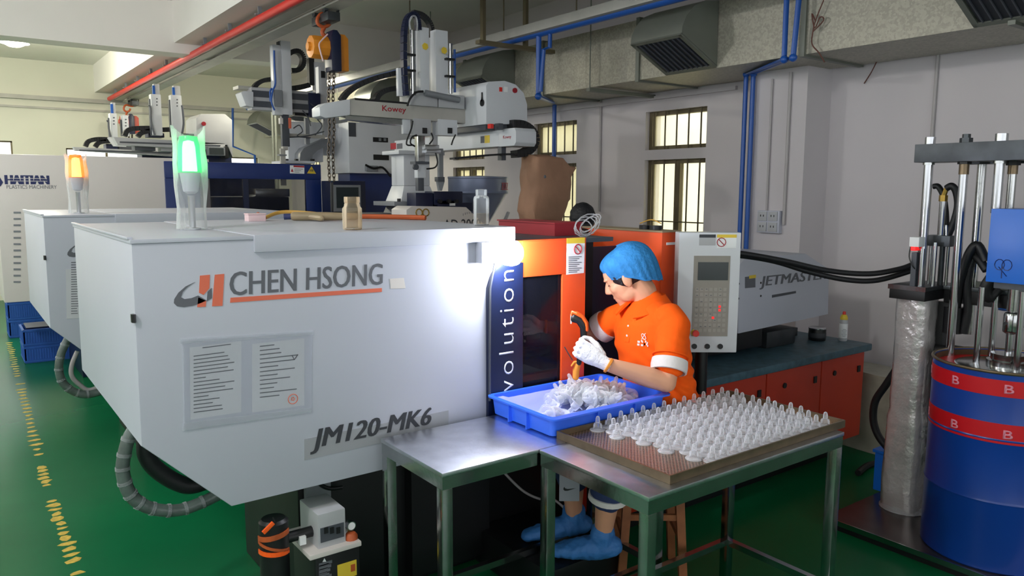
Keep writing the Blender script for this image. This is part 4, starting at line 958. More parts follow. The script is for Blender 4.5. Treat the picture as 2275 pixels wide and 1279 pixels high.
for sx in (-.2, .2):
    for sy in (-.03, .23): rbox(cz.x+sx-.015, cz.x+sx+.015, SKY+sy-.015, SKY+sy+.015, 0, 1.27).build('leg', 'iron', st, smooth=False)
rb = thing('red_tray', 'flat dark red plastic tray on the guard roof behind the bright lamp', 'tray', (2.3, 2.95, 1.489))
a = onx(1140, 500, 2.235)
MB().box(2.235, 2.40, 2.70, 3.14, 1.4895, 1.50).box(2.235, 2.25, 2.70, 3.14, 1.50, 1.545).box(2.385, 2.40, 2.70, 3.14, 1.50, 1.545).box(2.25, 2.385, 2.70, 2.715, 1.50, 1.545).box(2.25, 2.385, 3.125, 3.14, 1.50, 1.545).build('tray_body', 'redd', rb, smooth=False)
rbox(2.228, 2.407, 2.693, 3.147, 1.545, 1.551).build('tray_lid', 'redd', rb, smooth=False)
wc = MB(); c = V((2.36, 2.62, 1.496))
for k in range(5):
    rr = .045+.012*(k % 3); tl = .3+.25*k
    wc.tube([c+V((rr*math.cos(a_*.5236)+.01*k-.02, rr*math.sin(a_*.5236)*.6, .036+.004*k+(rr*.72)*math.sin(a_*.5236+tl))) for a_ in range(12)], .0028, 5, closed=True)
tag(wc.build('wire_coil', 'film', origin=(2.36, 2.62, 1.49)), 'loose coil of clear wire on the guard roof above the warning sticker', 'wire')
# ---- small things on and around the nearest machine
def bag_skin(c, prof, n_=28, notch=.05, amp=.06, m='bag', parent=None, name='plastic_bag'):
    R_ = []
    for i, (r_, z) in enumerate(prof):
        ring = []
        for k in range(n_):
            an = 2*math.pi*k/n_; q = 1+amp*math.sin(5*an+i*.9)+amp*.6*math.sin(9*an-i*1.3)
            zz = z+(notch*math.cos(2*an+.8) if i == len(prof)-1 else 0)
            ring.append(V((c.x+r_*q*math.cos(an), c.y+r_*q*math.sin(an), zz)))
        R_.append(ring)
    return MB().rings(R_, cap=False).build(name, m, parent, ang=180)
def beacon(label, c, s, lens, core, wrap, h):
    b = thing('signal_beacon', label, 'beacon', c)
    MB().lathe([(.03*s, 0), (.03*s, .006), (.012*s, .008), (.012*s, .12*s), (.014*s, .125*s)], c, 18).build('pole', 'chrome', b)
    MB().lathe([(.012*s, .13*s), (.026*s, .14*s), (.0345*s, .195*s), (.036*s, .212*s), (.001, .212*s)], c, 20).build('socket', 'white', b)
    MB().lathe([(.026*s, .212*s), (.022*s, .30*s), (.018*s, .32*s), (.001, .325*s)], c, 20).build('core', core, b)
    MB().lathe([(.040*s, .208*s), (.041*s, .214*s), (.037*s, .31*s), (.030*s, .338*s), (.001, .342*s)], c, 20).build('lens', lens, b)
    bag_skin(c, [(.052*s, .002+c.z), (.050*s, c.z+.08*s), (.056*s, c.z+.16*s), (.058*s, c.z+.24*s), (.054*s, c.z+.30*s), (.056*s, c.z+h)], parent=b, notch=.012 if s < 1 else .018, m=wrap)
    return b
beacon('green lit signal beacon in a clear plastic bag on the nearest white guard', V((.735, 2.985, 1.5495)), 1.0, 'green_lens', 'greenw', 'bag', .36)
beacon('amber lit signal beacon in a clear bag on the second white guard', V((.65, 5.25, 1.5495)), 1.02, 'amber_lens', 'amberw', 'bag', .335)
jar = thing('glass_jar', 'short ribbed brownish glass jar with drink on the guard lid', 'bottle', (1.195, 2.60, 1.552))
c = wl(jar); J = MB(); R_ = []
for r_, z in ((.030, 0), (.034, .004), (.035, .06), (.0345, .078), (.029, .086), (.028, .093), (.0265, .096), (.0265, .12), (.0235, .12), (.0235, .096), (.030, .08), (.031, .008), (.001, .006)):
    R_.append([c+V((r_*(1+.02*(math.cos(16*2*math.pi*k/48) if .003 < z < .08 else 0))*math.cos(2*math.pi*k/48), r_*(1+.02*(math.cos(16*2*math.pi*k/48) if .003 < z < .08 else 0))*math.sin(2*math.pi*k/48), z)) for k in range(48)])
J.rings(R_).build('glass', 'glassb', jar)
MB().lathe([(.001, .008), (.030, .009), (.030, .068), (.001, .068)], c, 24).build('drink', 'water', jar)
MB().lathe([(.027, .098), (.0285, .100), (.0285, .118), (.027, .12)], c, 30).build('cap_band', 'glassb', jar)
bt = thing('water_bottle', 'tall clear glass bottle half full of water at the lid corner', 'bottle', (1.79, 2.64, 1.552))
c = wl(bt)
MB().lathe([(.029, 0), (.032, .004), (.0325, .108), (.030, .118), (.022, .124), (.022, .148), (.019, .148), (.019, .124), (.029, .112), (.030, .006), (.001, .005)], c, 28).build('glass', 'glassc', bt)
MB().lathe([(.001, .007), (.029, .008), (.029, .05), (.001, .05)], c, 24).build('water', 'water', bt)
MB().lathe([(.0225, .124), (.0235, .126), (.0235, .147), (.001, .149)], c, 24).build('cap', 'glassc', bt)
# tools and hoses heap
zt_ = 1.552
def ot(pts, r, m, name, label, cat, k=5): return tag(MB().tube([V((x, y, z+zt_)) for x, y, z in pts], r, 8, k).build(name, m, origin=(pts[0][0], pts[0][1], zt_)), label, cat)
tl = thing('air_gun', 'tan air gun with grey hose lying on the guard lid', 'tool', (1.36, 3.40, zt_))
MB().limb([((1.30, 3.46, zt_+.022), .02, .02), ((1.42, 3.38, zt_+.022), .02, .02), ((1.55, 3.34, zt_+.02), .016, .016)], n=10).build('body', 'tan', tl)
MB().limb([((1.36, 3.41, zt_+.02), .014, .014), ((1.38, 3.33, zt_+.016), .014, .014)], n=8).build('grip', 'tan', tl)
MB().cyl((1.26, 3.48, zt_+.02), (1.30, 3.46, zt_+.022), .014, n=10).build('nozzle', 'inkb', tl)
ot([(1.22, 3.62, .012), (1.32, 3.68, .035), (1.44, 3.62, .03), (1.56, 3.52, .012)], .009, 'hose', 'air_hose', 'pale yellow air hose looped behind the tan air gun', 'hose')
ot([(1.46, 3.56, .012), (1.62, 3.44, .016), (1.78, 3.32, .014), (1.86, 3.22, .012)], .012, 'hook', 'air_hose', 'orange-brown air hose lying towards the grey robot column', 'hose')
ot([(1.20, 3.56, .010), (1.18, 3.60, .03), (1.22, 3.64, .010)], .010, 'hook', 'hose_clip', 'small orange-brown hose clip at the left end of the heap', 'clip')
ot([(1.16, 3.64, .012), (1.20, 3.62, .014)], .011, 'red', 'marker_cap', 'bright red tip beside the pink box on the lid', 'cap', 2)
ot([(1.40, 3.60, .013), (1.46, 3.55, .013)], .013, 'dgrey', 'hose_coupling', 'dark grey coupling between the two yellow hoses', 'coupling', 2)
pb_ = thing('pink_box', 'small pale pink plastic box left of the tool heap', 'box', (1.15, 3.60, zt_))
rbox(1.11, 1.19, 3.52, 3.58, zt_, zt_+.03).build('body', 'pink', pb_, bevel=.004)
rbox(1.108, 1.192, 3.518, 3.582, zt_+.03, zt_+.036).build('lid', 'pink', pb_, bevel=.002)
# LED lamp with its white box
ld = thing('work_lamp', 'glaring round LED lamp on a white socket box at the guard corner', 'lamp', (1.74, 2.47, 1.45))
a, b = ony(1071, 586, 2.455), ony(1110, 537, 2.455)
rbox(a.x, b.x, 2.455, 2.4998, a.z, b.z).build('socket_box', 'white', ld, bevel=.005)
MB().ball(((a.x+b.x)/2-.015, 2.455, (a.z+b.z)/2), .004).build('screw', 'grey', ld)
c = ony(1131, 562, 2.41)
MB().cyl((b.x-.01, 2.44, c.z), (c.x-.02, 2.425, c.z), .022, n=16).build('lamp_holder', 'white', ld)
MB().lathe([(.018, -.055), (.030, -.045), (.046, -.02), (.052, .008), (.046, .034), (.028, .050), (.001, .055)], c, 22, (.97, -.25, 0)).build('bulb', 'bulb', ld)
MB().tube([V((b.x-.012, 2.47, a.z)), ony(1089, 640, 2.478), ony(1088, 760, 2.478), ony(1088, 890, 2.478)], .005, 6).build('cable', 'dgrey', ld)
# document pouch
dpx = thing('document_pouch', 'clear document pouch with two typed sheets on the guard front', 'document', ony(550, 940, 2.497))
u = MB(); decal(u, [(405, 760), (693, 738), (692, 912), (408, 955)], 2.4985, .0006); u.build('pouch', 'pouchf', dpx, smooth=False)
u = MB(); decal(u, [(400, 752), (696, 734), (696, 744), (401, 764)], 2.4975, .0006); u.build('pouch_top_seam', 'film', dpx, smooth=False)
u = MB(); decal(u, [(405, 940), (692, 905), (692, 915), (406, 957)], 2.4975, .0006); u.build('pouch_bottom_seam', 'film', dpx, smooth=False)
random.seed(5)
def sheet(px, lines, name):
    u = MB(); decal(u, px, 2.4995, .0004); s_ = u.build(name, 'sheetp', dpx, smooth=False)
    (ax_, ay_), (bx_, by_), (cx2, cy2), (dx_, dy_) = px
    u = MB()
    for f, g0, g1 in lines:
        def at(g, f): return (ax_+(bx_-ax_)*g, ay_+(by_-ay_)*g+(dy_-ay_)*f)
        p0, p1 = at(g0, f), at(g1, f); decal(u, [p0, p1, (p1[0], p1[1]+2.0), (p0[0], p0[1]+2.0)], 2.4976, .0004)
    tag(u.build('typed_lines', 'ink', s_, smooth=False), kind='stuff'); return s_
sheet([(421, 772), (536, 757), (536, 915), (423, 932)], [(.02, .25, .8)]+[(.12+.052*k, .08, .3+.6*random.random()) for k in range(16)], 'typed_sheet')
s2 = sheet([(560, 764), (676, 751), (676, 900), (560, 916)], [(.04+.062*k, .15, .42+.5*random.random()) for k in range(13)], 'typed_sheet')
MB().tube([ony(x, y, 2.4965) for x, y in ((649, 789), (654, 799), (662, 787))], .0014, 5, 0).build('tick_mark', 'inkd', s2)
cc = ony(651, 886, 2.4965); MB().tube([cc+X_*(.017*math.cos(k*.5236))+Z_*(.017*math.sin(k*.5236)) for k in range(12)], .0013, 5, closed=True).tube([cc+X_*(.006*math.cos(k*1.2566))+Z_*(.006*math.sin(k*1.2566)) for k in range(5)], .0013, 5, closed=True).build('red_stamp', 'inko', s2)
# hose loops under the guards
def loop(px, Y, r, label, m='conduit', close=None):
    P = [ony(x, y, Y) for x, y in px]
    o = MB().tube(P, r, 10, 6).build('hose_loop', m, origin=P[0]); tag(o, label, 'hose')
    if m == 'conduit':
        Q = crom(P, 4)
        for k in range(2, len(Q)-1, 3):
            t = (Q[k+1]-Q[k]).normalized(); MB().cyl(Q[k]-t*.006, Q[k]+t*.006, r*1.1, n=10).build('hose_rib', 'film', o)
    return o
loop([(318, 930), (290, 965), (276, 1010), (273, 1050), (285, 1090), (310, 1117), (350, 1132), (400, 1132), (450, 1115), (500, 1090), (560, 1060)], 3.0, .024, 'clear corrugated hose loop hanging below the nearest guard')
loop([(330, 940), (322, 990), (330, 1020), (355, 1048), (395, 1072), (430, 1078), (480, 1060), (540, 1030)], 3.05, .032, 'thick black hose bowed below the nearest guard', 'rubber')
loop([(152, 750), (136, 785), (131, 820), (140, 850), (165, 870), (195, 876), (240, 865)], 5.35, .024, 'clear corrugated hose loop below the second guard')
loop([(172, 780), (160, 810), (160, 835), (178, 855), (200, 866), (240, 850)], 5.4, .014, 'thin pale hose inside the loop below the second guard', 'cond')
# lubrication pump and reel under the guard
LY = 2.46
lp = thing('lubrication_pump', 'grey lubrication pump on black tank with yellow label under the guard', 'pump', (1.04, 2.6, 0))
a, b = ony(708, 1232, LY), ony(767, 1128, LY)
MB().box(a.x, b.x, LY, LY+.17, a.z, b.z).build('pump_box', 'lgrey', lp, bevel=.006)
pxb(713, 1160, 764, 1206, LY-.003, .003).build('gauge_panel', 'dgrey', lp, smooth=False)
pxb(711, 1208, 766, 1228, LY-.003, .003).build('label', 'yell', lp, smooth=False)
for x in (725, 738, 752): pxb(x-4, 1170, x+4, 1186, LY-.006, .003).build('dial', 'black', lp, smooth=False)
a, b = ony(676, 1236, LY-.03), ony(804, 1236, LY-.03)
MB().box(a.x+.02, b.x, LY-.03, LY+.22, a.z-.022, a.z-.004).build('tray', 'cream', lp, bevel=.004)
a2 = ony(700, 1236, LY-.015); b2 = ony(800, 1240, LY-.015)
MB().box(a2.x, b2.x, LY-.015, LY+.2, 0.0, a.z-.022).build('tank', 'black', lp, bevel=.01)
pxb(751, 1243, 792, 1290, LY-.018, .003).build('tank_label', 'yell', lp, smooth=False)
pxb(780, 1252, 789, 1270, LY-.020, .002).build('label_mark', 'hook', lp, smooth=False)
u = MB()
for k in range(8): pxb(709, 1250+k*4.4, 738-(k*7) % 12, 1252+k*4.4, LY-.017, .002, u)
u.build('label_lines', 'ink', lp, smooth=False)
q = [ony(x, y, LY-.017) for x, y in ((717, 1248), (725, 1247), (721, 1240))]
MB().prism([(p.x, p.z) for p in q], 'y', LY-.0175, LY-.015).build('warning_triangle', 'inkw', lp, smooth=False)
c = ony(776, 1164, LY+.03); MB().cyl(c, c-Y_*.02, .017, n=16).build('pressure_gauge', 'steel', lp); MB().cyl(c-Y_*.02, c-Y_*.021, .014, n=16).build('gauge_face', 'paper', lp)
MB().tube([c+Y_*.0-Z_*.01, c+V((-.005, 0, -.05)), c+V((-.03, .02, -.06))], .006, 6).build('gauge_pipe', 'brass', lp)
c = ony(780, 1200, LY+.01); MB().lathe([(.024, -.03), (.024, .02), (.016, .03), (.001, .032)], c, 12).build('filler_cap', 'hook', lp)
pxb(667, 1190, 680, 1212, LY+.03, .02).build('socket', 'paper', lp, smooth=False)
c = ony(690, 1180, LY+.06); MB().cyl((c.x-.12, c.y, c.z), (c.x+.02, c.y, c.z), .02, n=10).build('pipe_stub', 'black', lp)
rl = thing('strap_reel', 'black canister with orange curved bands and strap left of the grey pump', 'canister', (.80, 2.62, 0))
c = ony(622, 1200, LY); cxx = c.x; zz0 = ony(622, 1240, LY).z; zz1 = ony(622, 1163, LY).z
MB().lathe([(.05, 0), (.05, zz1-.01), (.04, zz1), (.001, zz1)], (cxx, LY+.06, 0), 20).build('canister', 'black', rl)
def band(z, tilt, w, m_):
    R_ = []
    for k in range(10):
        an = math.radians(175+k*16); zz = z+tilt*math.sin((k/9-.5)*2.2)
        p_ = V((cxx+.0515*math.cos(an), LY+.06+.0515*math.sin(an), zz)); n_ = V((math.cos(an), math.sin(an), 0))
        R_.append([p_-Z_*w/2, p_+n_*.003-Z_*w/2, p_+n_*.003+Z_*w/2, p_+Z_*w/2])
    MB().rings(R_).build('curved_band', m_, rl, smooth=False)
band(zz0+.012, -.004, .016, 'orangeh'); band((zz0+zz1)/2+.01, .010, .018, 'hook'); band((zz0+zz1)/2-.03, -.02, .010, 'hook')
MB().obox(ony(596, 1172, LY-.01), V((.8, 0, .6)), Y_, V((-.6, 0, .8)), .045, .008, .014).build('strap_end', 'orangeh', rl, bevel=.002)
MB().tube([ony(604, 1165, LY), ony(612, 1160, LY+.02), V((cxx, LY+.06, zz1))], .004, 6).build('strap', 'black', rl)
tag(MB().tube([ony(700, 1060, 2.76), ony(715, 1078, 2.76), ony(735, 1085, 2.76), ony(760, 1082, 2.76)], .008, 8, 4).build('cable', 'black', origin=ony(700, 1060, 2.76)), 'black cable looping in front of the grey access plate', 'cable')
tag(MB().tube([ony(1095, 1020, 2.70), ony(1130, 1060, 2.70), ony(1165, 1092, 2.70), ony(1200, 1108, 2.70), ony(1235, 1112, 2.70), ony(1262, 1160, 2.62), (2.0, 2.5, .01)], .006, 8, 5).build('cable', 'cond', origin=(2.0, 2.5, 0)), 'pale cable sagging below the left steel table', 'cable')
# crates on the floor
def crate(x0, y0, z0, label, w=.62, d=.42, h=.165):
    c_ = thing('crate', label, 'crate', (x0+w/2, y0+d/2, z0), 'stacked blue crates under the cream machine')
    MB().box(x0, x0+w, y0, y0+d, z0, z0+.012).box(x0, x0+w, y0, y0+.012, z0+.012, z0+h).box(x0, x0+w, y0+d-.012, y0+d, z0+.012, z0+h).box(x0, x0+.012, y0, y0+d, z0+.012, z0+h).box(x0+w-.012, x0+w, y0, y0+d, z0+.012, z0+h).build('shell', 'crate', c_, smooth=False)
    r_ = MB()
    for zz in (z0+.01, z0+h-.02): r_.box(x0-.008, x0+w+.008, y0-.008, y0, zz, zz+.018).box(x0-.008, x0, y0, y0+d, zz, zz+.018)
    r_.build('rim', 'crate', c_, smooth=False)
    r_ = MB(); k = x0+.02
    while k < x0+w-.02: r_.box(k, k+.008, y0-.006, y0, z0+.03, z0+h-.03); k += .022
    k = y0+.02
    while k < y0+d-.02: r_.box(x0-.006, x0, k, k+.008, z0+.03, z0+h-.03); k += .022
    tag(r_.build('ribs', 'crate', c_, smooth=False), kind='stuff'); return c_
crate(.53, 8.70, 0, 'blue ribbed crate on the floor, bottom of the nearer stack')
crate(.53, 8.70, .166, 'blue ribbed crate on top of the nearer stack')
crate(.50, 10.3, 0, 'blue ribbed crate on the floor, bottom of the farther stack', h=.20)
crate(.50, 10.3, .201, 'blue ribbed crate in the middle of the farther stack', h=.20)
crate(.50, 10.3, .402, 'blue ribbed crate on top of the farther stack', h=.20)
pn = rbox(.56, 1.12, 8.74, 9.08, .3325, .345).build('dark_board', 'navyd', origin=(.84, 8.9, .333), smooth=False)
tag(pn, 'dark board lying over the nearer blue crate stack', 'board')
# things on the worktop
cn = thing('grease_tin', 'open black tin with steel rim on the worktop', 'tin', onz(1836, 754, .745))
c = wl(cn); c = V((4.47, 2.74, .745))
MB().lathe([(.001, .0), (.05, 0), (.053, .004), (.053, .075), (.051, .08), (.048, .075), (.048, .01), (.001, .008)], c, 24).build('tin', 'black', cn)
MB().lathe([(.053, .073), (.0555, .076), (.0555, .081), (.052, .083)], c, 24).build('rim', 'chrome', cn)
MB().lathe([(.0535, .02), (.054, .021), (.054, .05), (.0535, .051)], c, 24).build('band', 'inkd', cn)
sp = thing('spray_can', 'slim white spray can with yellow top and red nozzle on the worktop', 'can', onz(1880, 757, .745))
c = V((4.585, 2.63, .745))
MB().lathe([(.001, 0), (.024, 0), (.0255, .004), (.0255, .125), (.022, .138), (.001, .14)], c, 20).build('can', 'lgrey', sp)
MB().lathe([(.0258, .02), (.026, .022), (.026, .11), (.0258, .112)], c, 20).build('label', 'paper', sp)
u = MB()
for k in range(7): u.obox(c+V((-.0262*math.cos(.75), -.0262*math.sin(.75), .03+k*.008)), V((.68, -.73, 0)), V((-.73, -.68, 0)), Z_, .018+.006*(k % 3), .001, .002)
u.build('label_lines', 'ink', sp, smooth=False)
MB().lathe([(.023, .138), (.0235, .15), (.017, .166), (.012, .170), (.001, .170)], c, 18).build('top', 'yell', sp)
MB().lathe([(.010, .168), (.010, .186), (.007, .19), (.001, .19)], c, 12).build('nozzle', 'red', sp)
tr = thing('tape_rolls', 'pair of dark tape rolls on top of the orange cabinet edge', 'tape', (2.80, 2.62, 1.508))
for k in range(2): MB().lathe([(.016, 0), (.03, 0), (.03, .02), (.016, .02), (.016, 0)], (2.79, 2.60+.068*k, 1.508), 16).build('roll', 'black', tr)
tp = MB(); tp.tube([(2.785, 2.56, 1.54), (2.78, 2.62, 1.556), (2.785, 2.70, 1.535)], .003, 6, 5); tp.build('tape_tail', 'hose', tr)
# ================================================================== STEEL TABLES, TRAY, BIN, CLEAR PARTS
def steel_table(x0, x1, y0, y1, label, low=.17):
    t = thing('steel_table', label, 'table', ((x0+x1)/2, (y0+y1)/2, 0))
    rbox(x0, x1, y0, y1, .786, .80).build('tabletop', 'steelt', t, bevel=.003)
    for a, b, c, d in ((x0+.003, x1-.003, y0+.003, y0+.028), (x0+.003, x1-.003, y1-.028, y1-.003), (x0+.003, x0+.028, y0+.028, y1-.028), (x1-.028, x1-.003, y0+.028, y1-.028)):
        rbox(a, b, c, d, .742, .786).build('apron', 'steel', t, smooth=False)
    for lx in (x0+.003, x1-.041):
        for ly in (y0+.003, y1-.041): rbox(lx, lx+.038, ly, ly+.038, 0, .742).build('leg', 'steel', t, bevel=.003)
    for a, b, c, d in ((x0+.04, x1-.04, y0+.008, y0+.034), (x0+.04, x1-.04, y1-.034, y1-.008), (x0+.008, x0+.034, y0+.04, y1-.04), (x1-.034, x1-.008, y0+.04, y1-.04)):
        rbox(a, b, c, d, low, low+.026).build('stretcher', 'steel', t, smooth=False)
    return t
steel_table(1.218, 2.27, 2.022, 2.452, 'steel table under the blue bin, butted against the white guard')
steel_table(1.612, 2.665, 1.50, 2.018, 'steel table carrying the bronze tray, nearest the front')
ty = thing('drying_tray', 'bronze perforated metal tray on the nearer steel table', 'tray', (2.23, 1.80, .80))
pm = mat('perforated_bronze', (138, 120, 98), .24, .8, var=.1, scale=20)
nt = pm.node_tree; bs = nt.nodes['Principled BSDF']; tc = nt.nodes.new('ShaderNodeTexCoord'); sx = nt.nodes.new('ShaderNodeSeparateXYZ'); nt.links.new(tc.outputs['Object'], sx.inputs[0])
sn = []
for ax_ in ('X', 'Y'):
    m_ = nt.nodes.new('ShaderNodeMath'); m_.operation = 'MULTIPLY'; m_.inputs[1].default_value = 420; nt.links.new(sx.outputs[ax_], m_.inputs[0])
    s_ = nt.nodes.new('ShaderNodeMath'); s_.operation = 'SINE'; nt.links.new(m_.outputs[0], s_.inputs[0]); sn.append(s_)
mm = nt.nodes.new('ShaderNodeMath'); mm.operation = 'MULTIPLY'; nt.links.new(sn[0].outputs[0], mm.inputs[0]); nt.links.new(sn[1].outputs[0], mm.inputs[1])
rp = nt.nodes.new('ShaderNodeValToRGB'); rp.color_ramp.elements[0].position = .25; rp.color_ramp.elements[1].position = .45
rp.color_ramp.elements[0].color = lin((186, 160, 140)); rp.color_ramp.elements[1].color = lin((50, 42, 36)); nt.links.new(mm.outputs[0], rp.inputs['Fac']); nt.links.new(rp.outputs['Color'], bs.inputs['Base Color'])
bpn = nt.nodes.new('ShaderNodeBump'); bpn.invert = True; bpn.inputs['Strength'].default_value = .3; bpn.inputs['Distance'].default_value = .002; nt.links.new(mm.outputs[0], bpn.inputs['Height']); nt.links.new(bpn.outputs['Normal'], bs.inputs['Normal'])
MT['perf'] = pm
TX0, TX1, TY0, TY1 = 1.737, 2.72, 1.53, 2.075
rbox(TX0+.006, TX1-.006, TY0+.006, TY1-.006, .801, .808).build('perforated_sheet', 'perf', ty, smooth=False)
MB().box(TX0, TX1, TY0, TY0+.006, .8005, .829).box(TX0, TX1, TY1-.006, TY1, .8005, .829).box(TX0, TX0+.006, TY0+.006, TY1-.006, .8005, .829).box(TX1-.006, TX1, TY0+.006, TY1-.006, .8005, .829).build('rim', 'bronze', ty, smooth=False)
# blue bin
bn = thing('parts_bin', 'shallow blue plastic bin of clear parts on the steel table', 'bin', (2.0, 2.27, .80))
def rr(x0, x1, y0, y1, r_, z):
    P = []
    for cx2, cy2, a0 in ((x1-r_, y1-r_, 0), (x0+r_, y1-r_, 90), (x0+r_, y0+r_, 180), (x1-r_, y0+r_, 270)):
        for k in range(5): an = math.radians(a0+k*22.5); P.append(V((cx2+r_*math.cos(an), cy2+r_*math.sin(an), z)))
    return P
BX = (1.725, 2.31, 2.085, 2.462)
MB().rings([rr(BX[0]+.01, BX[1]-.01, BX[2]+.008, BX[3]-.008, .02, .801), rr(BX[0], BX[1], BX[2], BX[3], .02, .806), rr(BX[0]-.008, BX[1]+.008, BX[2]-.006, BX[3]+.006, .022, .872),
            rr(BX[0]-.026, BX[1]+.022, BX[2]-.034, BX[3]+.018, .03, .874), rr(BX[0]-.026, BX[1]+.022, BX[2]-.034, BX[3]+.018, .03, .880), rr(BX[0]-.004, BX[1]+.004, BX[2]-.002, BX[3]+.002, .02, .880), rr(BX[0]+.004, BX[1]-.004, BX[2]+.004, BX[3]-.004, .018, .809)]).build('bin_shell', 'bluebin', bn, ang=50)
for k in (.36, .7): rbox(BX[0]+(BX[1]-BX[0])*k-.003, BX[0]+(BX[1]-BX[0])*k+.003, BX[2]-.018, BX[2]+.002, .803, .874).build('rib', 'bluebin', bn, smooth=False)
for k in (.36, .66): rbox(BX[0]-.018, BX[0]+.002, BX[2]+(BX[3]-BX[2])*k-.003, BX[2]+(BX[3]-BX[2])*k+.003, .803, .874).build('rib', 'bluebin', bn, smooth=False)
ln_ = MB(); G = []
for j in range(15):
    row = []
    for i in range(21):
        x = BX[0]+.012+(BX[1]-BX[0]-.024)*i/20; y = BX[2]+.012+(BX[3]-BX[2]-.024)*j/14
        z = .8125+.008*abs(noise.noise(V((x*16, y*16, 0))))+max(0, (1.79-x))*.75*max(0, 1-abs(y-2.3)*2)
        if j > 11: z += (j-11)*.016*(1 if i < 13 else .3)
        row.append(ln_.bm.verts.new((x, y, min(z, .872))))
    G.append(row)
for j in range(14):
    for i in range(20): ln_.bm.faces.new((G[j][i], G[j][i+1], G[j+1][i+1], G[j+1][i]))
tag(ln_.build('bin_liner', 'liner', origin=(2.0, 2.27, .81), ang=180), 'crinkled clear plastic bag lining the blue bin', 'bag')
# clear parts
prof = [(.001, 0), (.0285, 0), (.0295, .002), (.0285, .004), (.0175, .005), (.0165, .021), (.0145, .026), (.0088, .028), (.008, .046), (.0058, .0525), (.003, .0545), (.001, .055)]
pt0 = MB().lathe(prof, (0, 0, 0), 14).build('clear_part', 'clear', origin=(0, 0, 0), ang=60)
first = True; random.seed(21)
def put(loc, rot, label, group):
    global first
    o = pt0 if first else pt0.copy()
    if not first: COL.objects.link(o)
    first = False; o.location = loc; o.rotation_euler = rot; return tag(o, label, 'plastic part', group)
nx = 0
for j in range(10):
    y = 1.572+j*.0522; x = 1.988+(-.030 if j % 2 else 0)-(.02 if 2 < j < 7 else 0)-(.05 if j > 6 else 0)
    while x < 2.68:
        put((x+random.uniform(-.0008, .0008), y+random.uniform(-.0008, .0008), .8085), (0, 0, random.random()*6), 'clear plastic capped part standing in rows on the bronze tray', 'clear parts standing on the bronze tray'); x += .0602
k = 0
heap_me = pt0.data.copy(); heap_me.materials[0] = MT['clear2']
while k < 130:
    a_ = random.gauss(0, 1); b_ = random.gauss(0, 1)
    x = 2.11+a_*.10; y = 2.285+b_*.085
    if not (BX[0]+.05 < x < BX[1]-.04 and BX[2]+.04 < y < BX[3]-.04): continue
    hgt = max(0, .075*(1-((x-2.11)/.21)**2-((y-2.285)/.17)**2))
    z = .832+hgt*random.random()**.6
    put((x, y, z), (random.uniform(0, 3.1), random.uniform(-1.2, 1.2), random.random()*6), 'loose clear plastic part heaped in the blue bin', 'loose clear parts heaped in the blue bin').data = heap_me; k += 1
# stool
sl = thing('wooden_stool', 'square brown wooden stool under the worker', 'stool', (2.43, 2.26, 0))
a1 = V((.804, -.594, 0)); a2 = V((.594, .804, 0)); sc = V((2.43, 2.26, 0))
MB().obox(sc+Z_*.615, a1, a2, Z_, .30, .27, .03).build('seat', 'wood', sl, bevel=.006)
ft = {}
for i in (-1, 1):
    for j in (-1, 1):
        t_ = sc+a1*(i*.10)+a2*(j*.09)+Z_*.60; b_ = sc+a1*(i*.135)+a2*(j*.125); ft[i, j] = (t_, b_)
        MB().hull([b_+a1*u_*.017+a2*v_*.017 for u_, v_ in ((-1, -1), (1, -1), (1, 1), (-1, 1))], [t_+a1*u_*.019+a2*v_*.019 for u_, v_ in ((-1, -1), (1, -1), (1, 1), (-1, 1))]).build('leg', 'wood', sl, smooth=False)
for (p, q_, hs) in (((-1, -1), (1, -1), (.30, .45)), ((-1, 1), (1, 1), (.30, .45)), ((-1, -1), (-1, 1), (.36, .2)), ((1, -1), (1, 1), (.36, .2))):
    for h_ in hs:
        f_ = h_/.60; A = ft[p][1].lerp(ft[p][0], f_); B = ft[q_][1].lerp(ft[q_][0], f_); d_ = (B-A); L = d_.length; d_.normalize()
        MB().obox((A+B)/2, d_, Z_.cross(d_), Z_, L-.03, .016, .026).build('rung', 'wood', sl, smooth=False)
# ================================================================== DRUM AND PRESS
dc = V((3.81, 1.40, 0)); DR = .29
def oncyl(x, y):
    d = ray(x, y); ox, oy = EYE.x-dc.x, EYE.y-dc.y
    a_ = d.x*d.x+d.y*d.y; b_ = 2*(ox*d.x+oy*d.y); c_ = ox*ox+oy*oy-DR*DR; q_ = max(0, b_*b_-4*a_*c_)
    return EYE+d*((-b_-math.sqrt(q_))/(2*a_))
dm = thing('steel_drum', 'open blue steel drum with two red tape bands under the press', 'drum', (dc.x, dc.y, .055))
zr = .94
MB().lathe([(.001, .056), (DR-.006, .056), (DR, .062), (DR, .36), (DR+.004, .37), (DR, .38), (DR, .64), (DR+.004, .65), (DR, .66), (DR, zr), (DR-.006, zr), (DR-.006, .075), (.001, .075)], (dc.x, dc.y, 0), 64).build('drum_body', 'drum', dm)
MB().lathe([(DR-.0065, zr-.25), (DR-.0065, zr-.004), (DR-.012, zr-.004), (DR-.012, zr-.25)], (dc.x, dc.y, 0), 64).build('inner_wall', 'drumd', dm)
MB().tube([(dc.x+(DR+.001)*math.cos(2*math.pi*k/64), dc.y+(DR+.001)*math.sin(2*math.pi*k/64), zr) for k in range(64)], .007, 8, closed=True).build('rolled_rim', 'bronze', dm)
